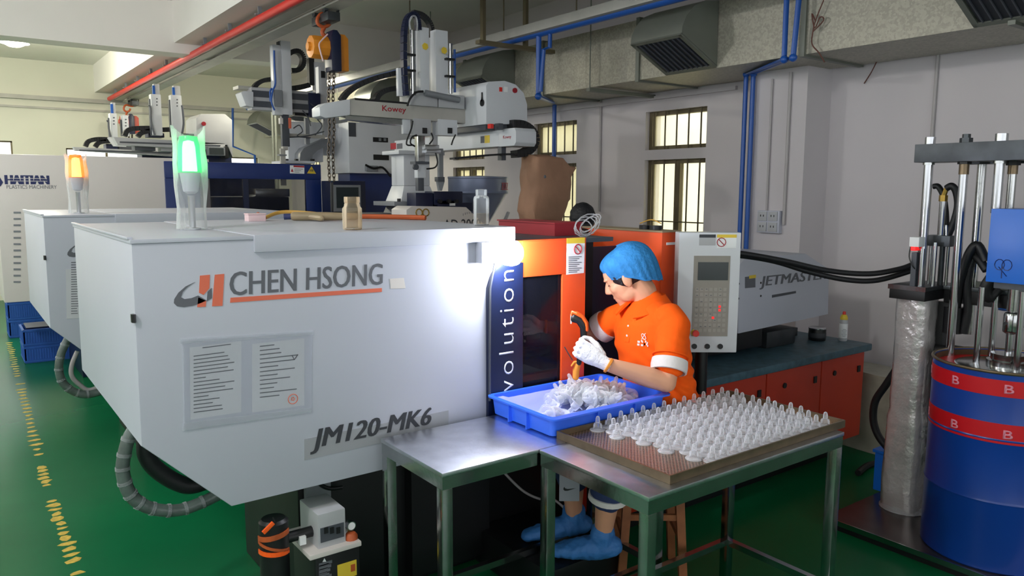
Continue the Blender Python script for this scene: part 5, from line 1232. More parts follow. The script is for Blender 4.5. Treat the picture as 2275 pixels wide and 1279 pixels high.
for (ya, yb, ly, xs) in ((838, 874, 838, (2125, 2243)), (934, 978, 938, (2122, 2240))):
    za, zb_ = oncyl(2180, ya).z, oncyl(2180, yb).z
    bd = MB().lathe([(DR+.0005, zb_), (DR+.0022, zb_), (DR+.0022, za), (DR+.0005, za)], (dc.x, dc.y, 0), 64).build('tape_band', 'tape', dm)
    for kk in range(-1, 9):
        p0 = oncyl(xs[0], ly); p1 = oncyl(xs[1], ly+22)
        a0 = math.atan2(p0.y-dc.y, p0.x-dc.x); a1_ = math.atan2(p1.y-dc.y, p1.x-dc.x); st_ = (a1_-a0) % (2*math.pi); st_ = st_ if st_ < math.pi else st_-2*math.pi
        an = a0+st_*kk
        if kk in (-1, 0, 1, 2):
            n_ = V((math.cos(an), math.sin(an), 0)); tx_ = V((-math.sin(an), math.cos(an), 0))
            text('B', dc+n_*(DR+.0023)-tx_*.018+Z_*((za+zb_)/2-.019), tx_, Z_, .038, 'tapeink', bd, width=.036, bold=.015)
ps = thing('drum_press', 'tall steel press frame with blue motor box standing over the blue drum', 'press', (4.0, 1.4, 0))
PX = 3.9
op = lambda x, y, v=PX: onx(x, y, v)
MB().box(3.50, 4.62, .75, 2.05, .030, .055).build('base_plate', 'platem', ps, bevel=.003)
MB().box(3.51, 4.61, .76, 2.04, .0, .030).build('base_frame', 'black', ps, smooth=False)
rbox(3.497, 3.503, .75, 2.05, .030, .056).build('plate_edge', 'steel', ps, smooth=False)
# wrapped column
col_ = MB(); R_ = []
for k in range(26):
    z = .056+(1.17-.056)*k/25; ln2 = []
    cxk, cyk = 3.925, 1.865-.0*k
    for j in range(20):
        an = 2*math.pi*j/20; q_ = 1/max(abs(math.cos(an)), abs(math.sin(an)))
        rad = .078*min(q_, 1.22)*(1+.05*noise.noise(V((math.cos(an)*2, math.sin(an)*2, z*7)))*(1.6 if k < 15 else .8))+(.012 if k < 12 else 0)
        ln2.append(V((cxk+rad*math.cos(an), cyk+rad*math.sin(an), z)))
    R_.append(ln2)
wrapm = mat('film_wrapped_steel', (204, 200, 200), .25, .35, var=.1, scale=9, bump=1.0, bscale=20, coat=.6)
col_.rings(R_).build('wrapped_column', wrapm, ps, ang=60)
MB().lathe([(.10, .056), (.115, .06), (.105, .075), (.09, .08)], (3.925, 1.865, 0), 20).build('wrap_skirt', 'film', ps)
q = [V((3.80, 1.77)), V((3.80, 1.955)), V((4.10, 1.955)), V((4.18, 1.40)), V((4.02, 1.30)), V((3.98, 1.77))]
MB().prism([(p.x, p.y) for p in q], 'z', 1.215, 1.235).build('top_plate', 'iron', ps, bevel=.002)
MB().box(3.805, 4.04, 1.775, 1.95, 1.165, 1.215).build('plate_collar', 'black', ps, bevel=.003)
rbox(3.797, 3.80, 1.77, 1.955, 1.213, 1.236).build('plate_edge', 'steel', ps, smooth=False)
MB().box(3.99, 4.05, 1.30, 1.77, 1.15, 1.215).build('support_arm', 'black', ps, bevel=.004)
MB().box(3.98, 4.02, 1.74, 1.80, .30, 1.15).build('back_post', 'black', ps, smooth=False)
MB().cyl((4.0, 1.72, 1.0), (4.0, 1.72, 1.13), .045, n=14).cyl((4.0, 1.66, .90), (4.0, 1.79, .90), .04, n=14).build('black_valve', 'black', ps)
# beam and rods
a, b = op(2030, 361, 3.84), op(2030, 321, 3.84)
MB().box(3.84, 4.0, .88, a.y, a.z, b.z).build('cross_beam', 'iron', ps, bevel=.003)
bz = a.z; tz = b.z
MB().box(3.995, 4.06, .9, op(2140, 370, 4.0).y, bz-.01, bz+.05).build('rear_beam', 'iron', ps, bevel=.003)
def rod(px_, py_, xv, r_, z1, m_='chrome', name='rod', z0=bz):
    yv = onx(px_, py_, xv).y
    MB().cyl((xv, yv, z1), (xv, yv, z0), r_, n=16).build(name, m_, ps); return yv
y1 = rod(2063, 370, 3.88, .021, 1.235, name='guide_rod')
MB().cyl((3.88, y1, bz-.012), (3.88, y1, bz), .027, n=16).build('rod_collar', 'steel', ps)
MB().cyl((3.88, y1, tz), (3.88, y1, tz+.034), .024, n=18).build('rod_nut', 'chrome', ps)
y2 = rod(2142, 372, 3.88, .019, .80, name='threaded_rod')
MB().cyl((3.88, y2, bz-.06), (3.88, y2, bz), .022, n=12).build('rod_thread', 'bronze', ps)
MB().cyl((3.88, y2, bz-.012), (3.88, y2, bz), .03, n=6).build('rod_nut', 'black', ps)
MB().cyl((3.88, y2, tz), (3.88, y2, tz+.022), .028, n=6).cyl((3.88, y2, tz+.022), (3.88, y2, tz+.04), .018, n=6).build('bolt_head', 'iron', ps)
y3 = rod(2220, 372, 3.88, .021, 1.60, name='guide_rod')
MB().cyl((3.88, y3, bz-.012), (3.88, y3, bz), .027, n=16).build('rod_collar', 'steel', ps)
MB().cyl((3.88, y3, tz), (3.88, y3, tz+.034), .027, n=18).build('rod_nut', 'chrome', ps)
y4 = rod(2181, 380, 4.03, .020, 1.0, 'steel', 'rear_rod')
y5 = rod(2250, 378, 3.96, .018, 1.60, 'steel', 'rear_rod')
MB().cyl((3.96, y5, bz-.06), (3.96, y5, bz-.012), .021, n=12).build('rod_thread', 'bronze', ps)
MB().cyl((3.96, y5, bz-.02), (3.96, y5, bz), .03, n=6).build('rod_nut', 'black', ps)
MB().cyl((3.90, y1-.05, 1.235), (3.90, y1-.05, 1.45), .010, n=10).build('thin_rod', 'chrome', ps)
yb = op(2046, 600, 3.84).y
MB().cyl((3.84, yb, 1.235), (3.84, yb, 1.42), .014, n=12).build('thin_rod', 'chrome', ps)
yb2 = op(2033, 600, 3.84).y
rbox(3.82, 3.86, yb2-.012, yb2+.012, 1.235, 1.40).build('sensor_post', 'dgrey', ps, smooth=False)
a, b = op(2024, 547, 3.82), op(2047, 527, 3.82)
rbox(3.80, 3.86, b.y, a.y, a.z, b.z).build('sensor_box', 'paper', ps, bevel=.003)
a, b = op(2026, 556, 3.815), op(2037, 548, 3.815); rbox(3.80, 3.84, b.y, a.y, a.z, b.z).build('sensor_light', 'led', ps, bevel=.002)
MB().tube([op(2023, 548, 3.81), op(2020, 570, 3.81), op(2027, 590, 3.81), op(2036, 600, 3.83)], .003, 6, 4).build('sensor_wire', 'black', ps)
a, b = op(2060, 545, 3.96), op(2115, 524, 3.96)
rbox(3.94, 4.02, b.y, a.y, a.z, b.z).build('cylinder_head', 'iron', ps, bevel=.003)
for x_ in (2066, 2077, 2092, 2105):
    p_ = op(x_, 580, 3.98); MB().cyl((3.98, p_.y, 1.235), (3.98, p_.y, a.z), .008 if x_ != 2092 else .013, n=10).build('tie_rod', 'steel' if x_ != 2092 else 'iron', ps)
p_ = op(2092, 490, 3.98); zt2 = op(2092, 447, 3.98).z
MB().cyl((3.98, p_.y, b.z), (3.98, p_.y, zt2), .016, n=14).build('piston_rod', 'chrome', ps)
MB().cyl((3.98, p_.y, zt2), (3.98, p_.y, zt2+.03), .020, n=6).tube([(3.98, p_.y, zt2+.02), op(2098, 432, 3.98), op(2103, 418, 3.98)], .012, 8, 3).build('hose_fitting', 'brass', ps)
MB().cyl(op(2103, 545, 3.99), op(2103, 500, 3.99), .010, n=10).build('short_rod', 'steel', ps)
# blue motor box
a, b = op(2189, 625, 3.76), op(2189, 463, 3.76)
MB().box(3.76, 4.0, 1.12, a.y, a.z+.0, b.z).build('motor_box', 'bluecab', ps, bevel=.004)
c = op(2226, 603, 3.76)
u = MB()
for k in (0, 1): u.tube([c+V((-.001, .012-.03*k+.02*math.cos(j*.63), .03+.03*math.sin(j*.63)*.8)) for j in range(10)], .0018, 5, closed=True)
u.tube([c+V((-.001, .0, -.03)), c+V((-.001, .002, .03))], .0018, 5).tube([c+V((-.001, -.02, -.02)), c+V((-.001, .015, .02))], .0018, 5); u.build('scribbled_mark', 'navy', ps)
bzb = a.z
MB().box(3.80, 3.98, 1.2, a.y-.02, bzb-.03, bzb).build('box_underplate', 'iron', ps, smooth=False)
for (dx_, dy_) in ((-.055, .115), (.10, .115), (-.08, -.06), (.1, -.06)):
    MB().cyl((3.84+dx_, 1.40+dy_, .915), (3.84+dx_, 1.40+dy_, bzb-.03), .014, n=12).build('follower_rod', 'chrome', ps)
yc = 1.405; xc = 3.84
MB().cyl((xc, yc, .94), (xc, yc, bzb-.03), .016, n=14).build('pump_shaft', 'chrome', ps)
MB().cyl((xc, yc, bzb-.13), (xc, yc, bzb-.03), .023, n=16).build('shaft_sleeve', 'steel', ps)
MB().lathe([(.018, 1.06), (.030, 1.068), (.032, 1.075), (.032, 1.145), (.028, 1.155), (.018, 1.16)], (xc, yc, 0), 18).build('shaft_coupling', 'steel', ps)
MB().cyl((xc-.034, yc+.01, 1.11), (xc-.028, yc+.01, 1.11), .008, n=10).cyl((xc, yc-.06, 1.10), (xc, yc-.02, 1.105), .006, n=8).build('coupling_pin', 'black', ps)
MB().lathe([(.001, .895), (.21, .895), (.215, .90), (.215, .912), (.20, .916), (.001, .918)], (dc.x+.03, dc.y, 0), 40).build('follower_plate', 'steel', ps)
MB().lathe([(.085, .916), (.085, .94), (.07, .945), (.07, .97), (.03, .975), (.016, .975)], (xc, yc, 0), 28).build('plate_hub', 'steel', ps)
MB().lathe([(.19, .80), (.195, .805), (.195, .895), (.19, .895)], (dc.x+.03, dc.y, 0), 32).build('follower_seal', 'iron', ps)
for (x_, y_) in ((2116, 735), (2226, 690)):
    p_ = op(x_, y_, 4.02); MB().lathe([(.001, 0), (.03, .004), (.034, .015), (.001, .02)], p_, 14, (.3, 0, 1)).build('valve_handle', 'bluecab', ps)
MB().tube([op(2190, 580, 3.98), op(2172, 545, 3.98), op(2155, 560, 3.97), op(2140, 600, 3.97), op(2130, 640, 3.98), op(2122, 700, 4.0)], .022, 10, 5).build('black_hose', 'rubber', ps)
MB().tube([op(2192, 600, 3.97), op(2165, 570, 3.99), op(2150, 620, 3.99), op(2150, 690, 4.0), op(2140, 740, 4.0)], .020, 10, 5).build('black_hose', 'rubber', ps)
MB().tube([op(2205, 615, 3.9), op(2190, 640, 3.9), op(2196, 660, 3.92), op(2215, 640, 3.95)], .028, 10, 5).build('black_hose', 'rubber', ps)
MB().box(4.02, 4.06, 1.2, op(2150, 640, 4.0).y, op(2150, 650, 4.0).z, op(2150, 625, 4.0).z).build('rear_bracket', 'galvp', ps, smooth=False)
def hose(pts, r_, label, name='hydraulic_hose', m_='rubber'): return tag(MB().tube(pts, r_, 10, 6).build(name, m_, origin=pts[-1]), label, 'hose')
hose([pd(1560, 556, 3.74), pd(1640, 562, 3.78), pd(1740, 579, 3.85), pd(1840, 601, 3.92), pd(1930, 608, 3.95), pd(2000, 597, 3.95), pd(2034, 584, 3.95)], .014, 'upper of two thick black hoses from the control panel to the press')
hose([pd(1560, 562, 3.78), pd(1640, 567, 3.82), pd(1720, 580, 3.88), pd(1800, 604, 3.93), pd(1880, 621, 3.96), pd(1950, 622, 3.97), pd(2034, 598, 3.97)], .014, 'lower of two thick black hoses from the control panel to the press')
hose([op(2103, 418, 3.98), op(2114, 413, 3.98), op(2124, 425, 3.99), op(2128, 455, 4.0), op(2120, 490, 4.0), op(2106, 524, 4.0)], .017, 'black hose bent over beside the brass fitting on the press', 'black_hose')
hose([op(2074, 414, 4.0), op(2084, 414, 4.0), op(2093, 428, 4.0), op(2098, 445, 4.0), op(2102, 480, 4.01), op(2103, 523, 4.01)], .014, 'black hose arching behind the left press rod', 'black_hose')
hose([op(1990, 822, 4.02), op(1968, 855, 4.02), op(1945, 890, 4.03), op(1940, 930, 4.04), op(1950, 965, 4.05), op(1972, 995, 4.06), op(1985, 1004, 4.06)], .020, 'black hose bowed out left of the wrapped press column', 'black_hose')
bc = thing('blue_box', 'blue lidded box behind the wrapped press column', 'box', (4.2, 1.98, .056))
rbox(4.04, 4.36, 1.94, 2.09, .056, .27).build('body', 'bluecab', bc, bevel=.006)
rbox(4.03, 4.37, 1.93, 2.10, .27, .288).build('lid', 'bluecab', bc, bevel=.004)
bl = MB(); R_ = []
for k in range(9):
    z = .001+.52*k/8
    R_.append([V((4.92+(.20*(1-.06*k/8))*min(1, .75/max(abs(math.cos(a_)), abs(math.sin(a_))))*1.1*math.cos(a_)+.03*noise.noise(V((a_*2, z*9, 0))), 2.55+.36*min(1, .75/max(abs(math.cos(a_)), abs(math.sin(a_))))*1.1*math.sin(a_)+.03*noise.noise(V((a_*2, z*9, 4))), z)) for a_ in [2*math.pi*j/28 for j in range(28)]])
tag(bl.rings(R_).build('wrapped_bundle', mat('dull_film', (168, 166, 150), .35, var=.15, scale=8, bump=.5, bscale=12), origin=(4.92, 2.55, 0), ang=60), 'plastic-wrapped pale bundle by the wall behind the press', 'bundle')
tag(MB().tube([(4.30, 2.32, .02), (4.55, 2.34, .02), (4.72, 2.10, .02), (4.70, 1.6, .02)], .019, 8, 5).build('floor_hose', 'rubber', origin=(4.6, 2.2, 0)), 'black hose lying on the floor behind the blue box', 'hose')
# ================================================================== PEOPLE
def roughen(o, amp, sc, seed=0.):
    me = o.data; me.update(); nn = [v.normal.copy() for v in me.vertices]
    for v, n_ in zip(me.vertices, nn):
        p = v.co*sc+V((seed, 0, 0)); v.co += n_*(amp*noise.noise(p)+amp*.5*noise.noise(p*2.3))
def frame_of(fwd, pitch=0, roll=0):
    f = V(fwd).normalized(); l = Z_.cross(f).normalized()
    q = Matrix.Rotation(pitch, 3, l); f = q @ f; u = q @ Z_
    q = Matrix.Rotation(roll, 3, f); return f, q @ l, q @ u
def head_shape(mb, c, f, l, u, s=1., lids=False):
    R3 = Matrix((f, l, u)).transposed()
    w = lambda x, y, z: c+(f*x+l*y+u*z)*s
    B = lambda p, r_: mb.ball(w(*p), r_[0]*s, r_[1]*s, r_[2]*s, 16, 11, R3)
    B((-.014, 0, .040), (.098, .077, .092)); B((.034, 0, -.022), (.062, .061, .080)); B((.045, 0, .045), (.05, .058, .05))
    B((.020, .034, -.060), (.045, .026, .036)); B((.020, -.034, -.060), (.045, .026, .036))
    B((.066, 0, -.090), (.026, .026, .022)); B((.058, 0, -.066), (.038, .036, .034))
    mb.limb([(w(.088, 0, .026), .008*s, .008*s), (w(.101, 0, .004), .010*s, .011*s), (w(.110, 0, -.016), .012*s, .013*s)], l, 10)
    for y in (-.012, .012): B((.099, y, -.022), (.012, .009, .008))
    B((.081, .025, .038), (.016, .026, .008)); B((.081, -.025, .038), (.016, .026, .008))
    for y in (-.036, .036): B((.058, y, -.014), (.028, .024, .026))
    B((.084, 0, -.049), (.016, .024, .008)); B((.082, 0, -.060), (.015, .021, .008))
    for y in (-1, 1):
        er = Matrix((f, l, u)).transposed() @ Matrix.Rotation(.28*y, 3, 'Z')
        mb.ball(w(-.010, .080*y, -.002), .022*s, .008*s, .032*s, 14, 9, er)
        mb.ball(w(-.008, .078*y, -.026), .010*s, .008*s, .011*s, 10, 7, er)
    if lids:
        for y in (-.030, .030): B((.070, y, .0215), (.0150, .0155, .0105))
    return w, R3
def face_parts(root, w, R3, l, s=1.):
    for y in (-1, 1):
        e = MB().ball(w(.0700, .030*y, .0165), .0115*s, .0125*s, .0085*s, 14, 9, R3).build('eye', 'eye', root)
        MB().ball(w(.0795, .030*y, .014), .003*s, .0055*s, .0055*s, 10, 7, R3).build('iris', 'iris', e)
        MB().tube([w(.0855, .016*y, .0115), w(.0872, .028*y, .0100), w(.0800, .043*y, .0115)], .0016*s, 6, 3).build('eyelash', 'hair', root)
        MB().tube([w(.086, .012*y, .036), w(.091, .026*y, .042), w(.080, .044*y, .036)], [.003*s, .004*s, .0025*s]*1, 6).build('eyebrow', 'hair', root)
    MB().ball(w(.0935, 0, -.0545), .006*s, .019*s, .003*s, 12, 7, R3).build('lips', 'lip', root)
def fist(root, wrist, knuck, up, away, m='glove', grip=True, s=1.0):
    """gloved hand closed round something: palm, four curled fingers, thumb over the top"""
    a = (knuck-wrist).normalized(); up = (up-a*up.dot(a)).normalized(); aw = a.cross(up); aw = aw if aw.dot(away) > 0 else -aw
    mb = MB()
    mb.limb([(wrist-a*.01, .027*s, .024*s), (wrist+a*.022, .030*s, .021*s), (wrist.lerp(knuck, .65), .040*s, .019*s), (knuck, .041*s, .016*s)], up, 16)
    for i in range(4):
        o = up*((.031-.0205*i)*s); L_ = (.92, 1.0, .95, .80)[i]*s; r_ = (.0098, .0103, .0098, .0088)[i]*s
        p0 = knuck-a*.022+o; p1 = knuck+a*(.022*L_)+o*1.02-aw*.004; p2 = knuck+a*(.036*L_)+aw*(.020*L_)+o; p3 = knuck+a*(.018*L_)+aw*(.043*L_)+o*.96; p4 = knuck-a*(.008)+aw*(.040*L_)+o*.94
        mb.limb([(p0, r_, r_), (p1, r_*1.06, r_*1.06), (p2, r_, r_), (p3, r_*.93, r_*.93), (p4, r_*.85, r_*.85)], up, 10)
    t0 = wrist+a*.030+up*.024+aw*.012
    mb.limb([(t0, .015*s, .015*s), (wrist.lerp(knuck, .70)+up*.046*s+aw*.020, .0125*s, .0125*s), (knuck+a*.004+up*.052*s+aw*.024, .0105*s, .0105*s), (knuck+a*.026+up*.046*s+aw*.020, .0092*s, .0092*s)], aw, 10)
    return mb.build('glove', m, root, remesh=.0028, relax=3)
def limb_pts(A, B, ra, rb, bulge=.08):
    return [(A, ra, ra), (A.lerp(B, .3), ra*(1-.02)+bulge*ra, ra+bulge*ra*.6), (A.lerp(B, .7), (ra+rb)/2, (ra+rb)/2), (B, rb, rb)]
# ---- the seated worker
wk = thing('person', 'seated person in orange polo shirt and blue bouffant cap, trimming with a gloved hand', 'person', (2.42, 2.25, 0))
LS, RS = V((2.425, 2.135, 1.168)), V((2.435, 2.455, 1.145))
LE, RE = pd(1482, 850, 3.11), pd(1322, 738, 3.56)
LW = pd(1346, 808, 3.09); LK = pd(1297, 779, 3.10)
RW = RE+V((-.17, .17, .02)); RK = RW+V((-.055, .05, .0))
hipc = V((2.45, 2.25, .70))
hf, hl, hu = frame_of((-.585, .81, 0), .52, -.05)
hc = pd(1394, 618, 3.36)
body = MB()
w_, R3 = head_shape(body, hc, hf, hl, hu, .98, True)
nb = V((2.455, 2.325, 1.17))
body.limb([(w_(-.030, 0, -.035), .056, .062), (w_(-.035, 0, -.085), .055, .058), (nb+Z_*.03, .060, .058), (nb-Z_*.04, .085, .07)], Y_, 18)
body.limb([(hipc, .17, .12), (hipc+V((0, .01, .15)), .15, .105), (V((2.44, 2.29, 1.02)), .165, .11), (V((2.44, 2.30, 1.13)), .155, .085)], Y_, 20)
for S, E_, W_ in ((LS, LE, LW), (RS, RE, RW)):
    S0 = S+V((0, .022 if S is LS else -.022, -.02))
    body.limb([(S0, .040, .040), (S.lerp(E_, .4), .047, .045), (E_, .038, .037)], Z_, 14)
    body.limb([(E_, .040, .038), (E_.lerp(W_, .28), .043, .040), (E_.lerp(W_, .7), .034, .030), (W_, .028, .023)], Z_, 14)
# legs and feet on the plinth
kn = {'L': V((2.10, 2.16, .59)), 'R': V((2.06, 2.36, .61))}
an_ = {'L': onz(1338, 1200, .25), 'R': onz(1275, 1152, .25)}
toe = {'L': onz(1262, 1222, .20), 'R': onz(1162, 1186, .20)}
hp_ = {'L': V((2.44, 2.16, .69)), 'R': V((2.44, 2.34, .69))}
for k_ in 'LR':
    body.limb([(hp_[k_], .085, .08), (hp_[k_].lerp(kn[k_], .6), .068, .066), (kn[k_], .055, .055)], Z_, 14)
    body.limb([(kn[k_], .054, .052), (kn[k_].lerp(an_[k_], .3), .056, .054), (kn[k_].lerp(an_[k_], .75), .042, .040), (an_[k_], .034, .034)], X_, 14)
bo = body.build('body', 'skin', wk, remesh=.0045, relax=4)
face_parts(wk, w_, R3, hl, .98)
# hair under the cap, sideburn
hb = MB()
hb.ball(w_(-.020, 0, .030), .098, .0795, .086, 20, 12, R3)
hb.limb([(w_(.020, .074, .02), .012, .006), (w_(.018, .0745, -.012), .008, .004)], hf, 8)
hb.limb([(w_(-.07, 0, .0), .03, .06), (w_(-.082, 0, -.035), .02, .05)], hf, 12)
hb.build('hair', 'hair', wk, remesh=.0045, relax=2)
# bouffant cap: puffed, gathered on an elastic that runs from forehead over the ear top to the nape
cp = MB(); R_ = []
N = 72
for i in range(15):
    th = math.pi/2*(1-i/14)                      # 0 at the crown, pi/2 at the elastic
    th = math.pi/2*(i/14)
    ring = []
    for k in range(N):
        an = 2*math.pi*k/N; c_, s_ = math.cos(an), math.sin(an)
        back = max(0, -c_)
        puff = 1.03+.13*math.sin(th*2)*(.7+.7*back)
        gather = (i/14)**3
        wr = 1+.045*gather*math.sin(an*19+1.3*math.sin(an*3))+.012*math.sin(an*7+i*.7)+.010*noise.noise(V((c_*4, s_*4, i*.4)))
        rx, ry = .116+.014*back*(1-.3*gather), .098+.012*back
        rr_ = math.sin(th)**.85*puff*wr*(1-.15*gather)
        zb = .014+.032*c_-(.052*back)               # elastic height: high on the forehead, low at the nape
        top = .148-.006*c_
        zb += .0035*math.sin(an*11)+.003*math.sin(an*5+1)
        z = zb+(top-zb)*math.cos(th)**.8
        ring.append(w_(-.026+rx*rr_*c_, ry*rr_*s_, z))
    R_.append(ring)
rim_ = [p-hu*.006+(w_(-.026, 0, .03)-p)*.03 for p in R_[-1]]; R_.append(rim_)
co = cp.rings(R_, cap=False).build('bouffant_cap', 'cap', wk, ang=180)
MB().tube([p+(p-w_(-.026, 0, .03))*.006 for p in rim_[::2]], .0035, 6, closed=True).build('elastic_band', 'cap', co)
# polo shirt
sh = MB()
ts = [(V((2.475, 2.245, .755)), .185, .140), (V((2.465, 2.245, .82)), .178, .137), (V((2.455, 2.26, .93)), .172, .130), (V((2.445, 2.285, 1.05)), .184, .132), (V((2.44, 2.298, 1.125)), .182, .115), (V((2.445, 2.305, 1.175)), .140, .088), (V((2.452, 2.318, 1.205)), .080, .070)]
sh.limb(ts, Y_, 26)
LC, RC = LS.lerp(LE, .70), RS.lerp(RE, .62)
sh.limb([(LS+V((.0, .03, -.005)), .066, .070), (LS+V((-.0, .005, -.03)), .066, .070), (LS.lerp(LE, .4), .066, .068), (LC, .067, .068)], X_, 18)
sh.limb([(RS+V((.0, -.03, -.005)), .068, .070), (RS+V((0, .0, -.02)), .066, .068), (RS.lerp(RE, .35), .064, .066), (RC, .064, .066)], X_, 18)
sho = sh.build('polo_shirt', 'shirt', wk, remesh=.006, relax=5)
me = sho.data; base = wl(sho)
NRM = [v.normal.copy() for v in me.vertices]
for v, vn in zip(me.vertices, NRM):                 # cloth folds: at the sleeve, under the arm and above the hem
    p = v.co+base
    k_ = .0035*math.sin((p.z*1.6+p.x*.9-p.y*.5)*70+3*noise.noise(p*9))*max(0, min(1, (1.12-p.z)*6))*max(.15, min(1, abs(p.y-2.29)*6))
    v.co += vn*(k_*1.3+.005*noise.noise(p*11)+.002*noise.noise(p*26))
for C_, S_, E_ in ((LC, LS, LE), (RC, RS, RE)):
    t = (E_-S_).normalized(); rc = .0735 if C_ is LC else .070
    MB().lathe([(rc-.004, -.022), (rc, -.024), (rc+.002, 0), (rc, .024), (rc-.006, .026), (rc-.008, .0)], C_+t*.012, 28, t).build('sleeve_cuff', 'shirtw', wk)
    if C_ is LC: MB().lathe([(rc-.002, -.006), (rc+.001, -.004), (rc+.001, .0), (rc-.002, .002)], C_-t*.028, 28, t).build('sleeve_hem', 'shirt', wk)
# collar and placket
cn_ = V((2.452, 2.322, 1.208)); cf = V((-.97, .05, 0)).normalized(); cl_ = Z_.cross(cf)
cb = MB(); A_, B_, C2 = [], [], []
for k in range(25):
    an = math.radians(22+316*k/24); d_ = cf*math.cos(an)+cl_*math.sin(an)
    fr = max(0, math.cos(an)); ed = min(1, min(k, 24-k)/3)
    A_.append(cn_+d_*.066+Z_*(.036-.020*fr)); B_.append(cn_+d_*.078+Z_*(.042-.020*fr)); C2.append(cn_+d_*(.110+.036*fr)+Z_*(-.002-.050*fr**1.5))
D2 = [p-Z_*.006-(p-cn_).normalized()*.004 for p in C2]; E2 = [p-Z_*.004 for p in A_]
cb.rings([[A_[i], B_[i], C2[i], D2[i], E2[i]] for i in range(25)]).build('collar', 'shirt', wk, ang=50)
pl_ = MB()
pp = [V((2.452, 2.322, 1.150)), V((2.452, 2.315, 1.10)), V((2.452, 2.308, 1.05))]
for p_ in pp: pass
FRONT = [v.co+base for v in me.vertices]; FRONT = [q for q in FRONT if 2.14 < q.y < 2.36 and 1.0 < q.z < 1.2 and q.x < 2.42]
def on_chest(y, z):
    """point of the shirt front at this y and z"""
    best = None
    for q in FRONT:
        if abs(q.y-y) < .007 and abs(q.z-z) < .007 and (best is None or q.x < best.x): best = q
    return best or V((2.31, y, z))
q0, q1, q2 = on_chest(2.315, 1.15), on_chest(2.312, 1.10), on_chest(2.308, 1.055)
MB().hull([q0+V((-.004, -.016, 0)), q0+V((-.004, .016, 0)), q2+V((-.004, .014, 0)), q2+V((-.004, -.014, 0))], [q0+V((.004, -.016, 0)), q0+V((.004, .016, 0)), q2+V((.004, .014, 0)), q2+V((.004, -.014, 0))]).build('placket', 'shirt', wk, bevel=.002)
for t_ in (.25, .7):
    q = q0.lerp(q2, t_)+V((-.0055, 0, 0)); MB().ball(q, .002, .005, .005).build('button', 'shirtw', wk)
MB().ball(cn_+cf*.060-Z_*.020, .012, .022, .012).build('undershirt', 'shirtw', wk)
# chest badge: loop mark over two short lines of lettering
cb_ = on_chest(2.205, 1.075); yb0 = 2.235
bd = MB(); npt = lambda y, z: on_chest(y, z)+V((-.002, 0, 0))
c0_ = npt(2.212, 1.092)
bd.tube([c0_+V((0, .013*math.cos(a_)*1.0, .010*math.sin(a_)+.006*math.cos(a_))) for a_ in [k*.6283 for k in range(10)]], .0016, 5, closed=True)
bd.tube([c0_+V((-.001, .010, -.012)), c0_+V((-.001, .0, .002)), c0_+V((-.001, -.010, .016))], .0016, 5, 3)
bd.build('chest_emblem', 'inkw', wk)
lt = MB()
for j, zz in enumerate((1.070, 1.058)):
    for k in range(7):
        p_ = npt(2.236-k*.0075, zz-k*.0012); lt.box(p_.x-.0012, p_.x+.001, p_.y-.0028, p_.y+.0028, p_.z-.004, p_.z+.004)
tag(lt.build('chest_lettering', 'inkw', wk, smooth=False), kind='stuff')
# shorts
so_ = MB()
so_.limb([(hipc+Z_*.07, .176, .128), (hipc-Z_*.03, .182, .135)], Y_, 20)
for k_ in 'LR':
    e_ = hp_[k_].lerp(kn[k_], .98)
    so_.limb([(hp_[k_], .10, .098), (hp_[k_].lerp(kn[k_], .6), .085, .085), (e_, .075, .074)], Z_, 16)
    so_.limb([(kn[k_]+V((.005, 0, .0)), .072, .074), (kn[k_].lerp(an_[k_], .36), .074, .076)], X_, 16)
roughen(so_.build('shorts', 'short', wk, remesh=.007, relax=3), .006, 14)
kq = pd(1262, 1066, (kn['R'].lerp(an_['R'], .2)-EYE).dot(FW)-.002)
ax1 = V((.804, -.594, 0))
pn_ = MB().obox(kq-V((.594, .804, 0))*.078+ax1*(0), ax1, V((.594, .804, 0)), Z_, .085, .010, .12).build('grey_panel', 'shortg', wk, bevel=.004)
b0 = kq-V((.594, .804, 0))*.0835-Z_*.006
sw = [(-.020, .012), (-.022, .002), (-.015, -.004), (.000, -.002), (.026, .002), (.000, -.010), (-.018, -.013), (-.028, -.004), (-.026, .006)]
sw = [(-.022, .010), (-.018, .003), (-.008, .000), (.026, .003), (-.008, -.008), (-.020, -.008), (-.026, -.001)]
MB().hull([b0+ax1*x+Z_*z for x, z in sw], [b0+V((.594, .804, 0))*.002+ax1*x+Z_*z for x, z in sw]).build('check_mark', 'black', pn_, smooth=False)
kq = kn['L'].lerp(an_['L'], .40); t = (an_['L']-kn['L']).normalized()
MB().lathe([(.070, -.012), (.080, -.012), (.081, .010), (.070, .012)], kq, 22, t).build('white_hem', 'shirtw', wk)
for k_ in 'LR':
    A, T = an_[k_], toe[k_]; d_ = (T-A); d_.z = 0; d_.normalize(); L_ = (T-A).length
    mb = MB(); heel = V((A.x, A.y, .215))-d_*.045
    mb.limb([(heel+Z_*.012, .048, .040), (V((A.x, A.y, .225)), .054, .052), (V((A.x, A.y, .215))+d_*.085, .056, .044), (V((A.x, A.y, .205))+d_*.155, .052, .034), (V((A.x, A.y, .196))+d_*.215, .036, .024)], Z_.cross(d_), 18)
    mb.limb([(A-Z_*.02, .050, .052), (A+Z_*.035, .052, .054)], d_, 16)
    f_ = mb.build('shoe_cover', 'shoe', wk, remesh=.006, relax=2); roughen(f_, .006, 24, 3.)
    zmin = min(v.co.z for v in f_.data.vertices)+wl(f_).z
    for v in f_.data.vertices:
        v.co.z -= (zmin-.166) if v.co.z+wl(f_).z < .25 else 0
